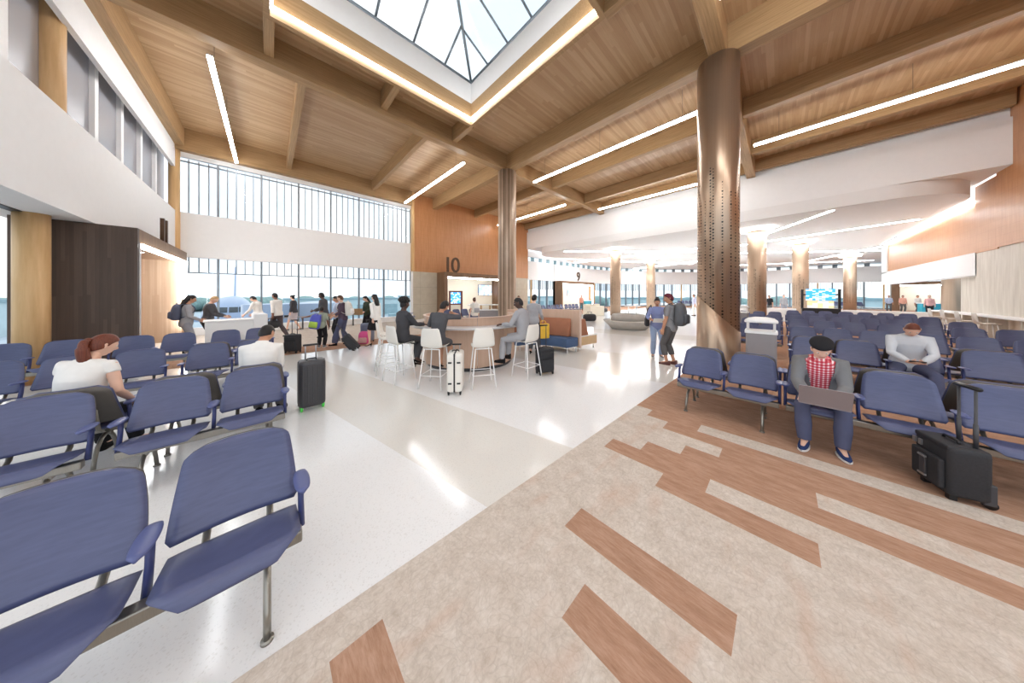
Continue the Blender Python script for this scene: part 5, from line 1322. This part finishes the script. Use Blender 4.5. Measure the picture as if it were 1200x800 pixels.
# laptop
I = info('black beret'); c = (I['W'][0]+I['W'][1])/2; Mx = I['M'].to_3x3()
o = empty('laptop', c+Mx @ V((0,.05,-.045)), I['M'].to_euler().z, 'silver-grey laptop open on the lap of the man in the black beret', 'laptop')
lapm = plain('laptop_aluminium', lin(150,142,146), .4, .3, .02)
MB().prism(rrect(.36,.24,.015), -.008, .008).build('base', lapm, o); MB().prism(rrect(.31,.10,.008), .008, .0095, M=Matrix.Translation((0,.03,0))).build('keyboard', M['black_plastic'], o)
lid = MB().prism(rrect(.36,.235,.015), -.004, .004).build('lid', lapm, o, M=Matrix.Translation((0,.125,.008)) @ Matrix.Rotation(R(62),4,'X') @ Matrix.Translation((0,.117,0)))
MB().box(-.165,-.105,-.0045+.0085,.165,.105,.0055).build('screen', M['tv'], lid)
# phone
I = info('at a phone'); c = (I['W'][0]+I['W'][1])/2; Mx = I['M'].to_3x3()
o = empty('phone', c+Mx @ V((0,.075,.028)), I['M'].to_euler().z, 'black phone held by the man in the pale grey shirt', 'phone')
MB().prism(rrect(.15,.075,.01), -.004, .004, M=Matrix.Rotation(R(24),4,'X')).build('body', M['black_plastic'], o, bevel=.002); MB().box(-.065,-.032,.0041,.065,.032,.005,0,Matrix.Rotation(R(24),4,'X')).build('screen', M['charcoal'], o)
# paper
I = info('reading a paper'); c = (I['W'][0]+I['W'][1])/2; Mx = I['M'].to_3x3()
o = MB().box(-.17,-.11,-.002,.17,.11,.002,0,Matrix.Rotation(R(35),4,'X')).build('paper_sheet', M['white_paint']); o.location = c+Mx @ V((0,.12,.035)); o.rotation_euler = (0,0,I['M'].to_euler().z); tag(o, 'white paper the woman in the lilac blouse is reading', 'paper')
# shoulder bag
sh_ = I['sh'][0]; o = empty('shoulder_bag', (0,0,0), 0, 'black shoulder bag hanging from the woman in the lilac blouse', 'bag'); o.matrix_basis = I['M']
MB().loft([[(px+.25,py,z) for px,py in rrect(w,.26*s_,.04)] for z,w,s_ in ((.86,.08,.9),(.9,.11,1),(1.05,.10,1),(1.14,.06,.9))]).build('body', M['black'], o)
MB().tube([(.26,-.10,1.12),(.22,-.09,1.32),(.135,-.03,1.455),(.15,.06,1.40),(.24,.10,1.12)], .012, 8).build('strap', M['black_plastic'], o)
def backpack(key, mat, pocket, label, sc=1.0, strap=None, roll=0, off=(0,0)):
    I = info(key); o = empty('backpack', (0,0,0), 0, label, 'backpack'); s = I['s']
    c = I['sp'](.33)-I['Y']*(.115*s+.10*sc)
    B = Matrix((( *I['X'],0),( *I['Y'],0),( *I['up'],0),(0,0,0,1))).transposed(); o.matrix_basis = I['M'] @ Matrix.Translation(c+I['X']*off[0]+I['up']*off[1]) @ B @ Matrix.Rotation(R(roll),4,'Y')
    b = MB(); b.loft([[(px*f,py*g_+(1-g_)*.05,z*sc) for px,py in rrect(.32*sc,.20*sc,.08*sc)] for z,f,g_ in ((-.26,.75,.7),(-.24,.92,.9),(-.15,1,1),(.05,1,.95),(.16,.92,.8),(.22,.75,.6),(.245,.45,.35))]).build('body', mat, o)
    b = MB(); b.loft([[(px*f,py-.10*sc-.03*sc*g_+.02,z*sc) for px,py in rrect(.25*sc,.07*sc,.03*sc)] for z,f,g_ in ((-.21,.8,.4),(-.19,1,1),(-.04,1,1),(.0,.85,.4))]).build('front_pocket', pocket, o)
    MB().tube([(-.04,.0,.23*sc),(-.03,.01,.28*sc),(.03,.01,.28*sc),(.04,0,.23*sc)], .01, 8).build('loop', mat, o)
    for sg in (-1,1): MB().tube(bez([(sg*.07*sc,.08*sc,.20*sc),(sg*.10,.13*sc,.245*sc),(sg*.115,.24*s+.06,.16*s),(sg*.12,.25*s+.07,.02),(sg*.13,.18*s,-.12*s),(sg*.12*sc,.07*sc,-.19*sc)], 4), [(.022,.007)]*21, 8, side=(1,0,0)).build('strap', strap or mat, o)
grey_bp = plain('grey_canvas', lin(92,94,98), .7, 0, .06)
backpack('maroon beanie', grey_bp, plain('grey_canvas_pocket', lin(78,80,84), .7), 'large grey backpack on the man with the maroon beanie', 1.1)
blue_bp = plain('blue_nylon', lin(86,92,190), .6); lime = plain('lime_nylon', lin(176,208,84), .6)
backpack('boy in sage', blue_bp, lime, 'blue backpack with lime pocket on the boy', .92, None, 10, (-.10,-.10))
backpack('wide blue jeans', CL['offwhite'], CL['white'], 'off-white backpack worn with wide blue jeans', .95)
backpack('brown bun', CL['offwhite'], CL['suit'], 'pale backpack on the woman in front of gate 10', .95)
backpack('person in pale grey jacket', CL['trouser'], CL['trouser'], 'dark slate backpack on the person in the pale grey jacket', .9)
# yellow bag
I = info('yellow bag'); w = I['W'][0]
o = empty('shopping_bag', w+V((.02,-.0,-.55)), R(-30), 'yellow shopping bag held by the woman in the grey jacket', 'bag')
MB().loft([[(px,py,z) for px,py in rrect(.36*f,.12*f,.02)] for z,f in ((0,.92),(.02,1),(.40,1.0),(.43,.98))]).build('body', M['yellow'], o)
for sy in (-1,1): MB().tube(bez([(-.08,sy*.05,.42),(-.07,sy*.03,.49),(0,sy*.012,.53),(.07,sy*.03,.49),(.08,sy*.05,.42)], 4), .008, 8).build('handle', M['yellow'], o)
I = info('black duffel bag') if any('black duffel bag' in k for k in P_INFO) else None
if I:
    w = I['W'][1]; duffel(w.x-.02, w.y, w.z-.50, R(140+90), 'black duffel bag carried by the walking man in white shirt', 'black', 1.0)
I = info('brown box'); c = (I['W'][0]+I['W'][1])/2; d = I['M'].to_3x3() @ V((0,.17,.02))
o = MB().box(-.14,-.1,-.13,.14,.1,.13).build('parcel_box', plain('cardboard', lin(150,120,84), .8), bevel=.008); o.location = c+d; o.rotation_euler = (0,0,I['M'].to_euler().z); tag(o, 'brown box held by the woman in dark green', 'box')
o = empty('pink_backpack', (2.42,10.22,.006), R(-30), 'pink and magenta backpack standing against the slate suitcase', 'bag')
MB().loft([[(px*f,py*f,z) for px,py in rrect(.32,.2,.07)] for z,f in ((0,.8),(.03,1),(.3,1),(.4,.8),(.44,.45))]).build('body', M['pink'], o); MB().loft([[(px*f,py*f-.11,z) for px,py in rrect(.25,.08,.03)] for z,f in ((.05,.9),(.07,1),(.2,1),(.23,.8))]).build('front_pocket', CL['pink'], o)
# ============================================================ SKY, CAMERA, COLOUR
wd = bpy.data.worlds.new('sky'); SC.world = wd; wd.use_nodes = True
nt = wd.node_tree; bg = nt.nodes['Background']
co = nt.nodes.new('ShaderNodeTexCoord'); sp = nt.nodes.new('ShaderNodeSeparateXYZ'); nz = nt.nodes.new('ShaderNodeTexNoise'); nz.inputs['Scale'].default_value = 3; nz.inputs['Detail'].default_value = 5
nt.links.new(co.outputs['Generated'], nz.inputs['Vector'])
rp = nt.nodes.new('ShaderNodeValToRGB'); rp.color_ramp.elements[0].position = .35; rp.color_ramp.elements[0].color = (.60,.70,.83,1); rp.color_ramp.elements[1].position = .62; rp.color_ramp.elements[1].color = (1,1,1,1)
nt.links.new(nz.outputs[0], rp.inputs[0]); nt.links.new(rp.outputs[0], bg.inputs[0]); bg.inputs[1].default_value = SKY
cam = bpy.data.cameras.new('camera'); co_ = bpy.data.objects.new('camera', cam); COL.objects.link(co_)
cam.sensor_width = 36; cam.lens = 9.0; cam.shift_y = -55/1200; cam.clip_start = .05; cam.clip_end = 800
co_.location = (0,0,1.75); co_.rotation_euler = (PI/2, 0, R(46.6-90))
SC.camera = co_
SC.view_settings.view_transform = 'Standard'; SC.view_settings.look = 'None'; SC.view_settings.gamma = 1; SC.view_settings.use_curve_mapping = False
SC.view_settings.exposure = EXPO
SC.cycles.use_denoising = True; SC.cycles.denoiser = 'OPENIMAGEDENOISE'
SC.cycles.max_bounces = 8; SC.cycles.diffuse_bounces = 5; SC.cycles.glossy_bounces = 3; SC.cycles.transparent_max_bounces = 12; SC.cycles.transmission_bounces = 4
SC.cycles.sample_clamp_indirect = 6; SC.cycles.caustics_reflective = False; SC.cycles.caustics_refractive = False
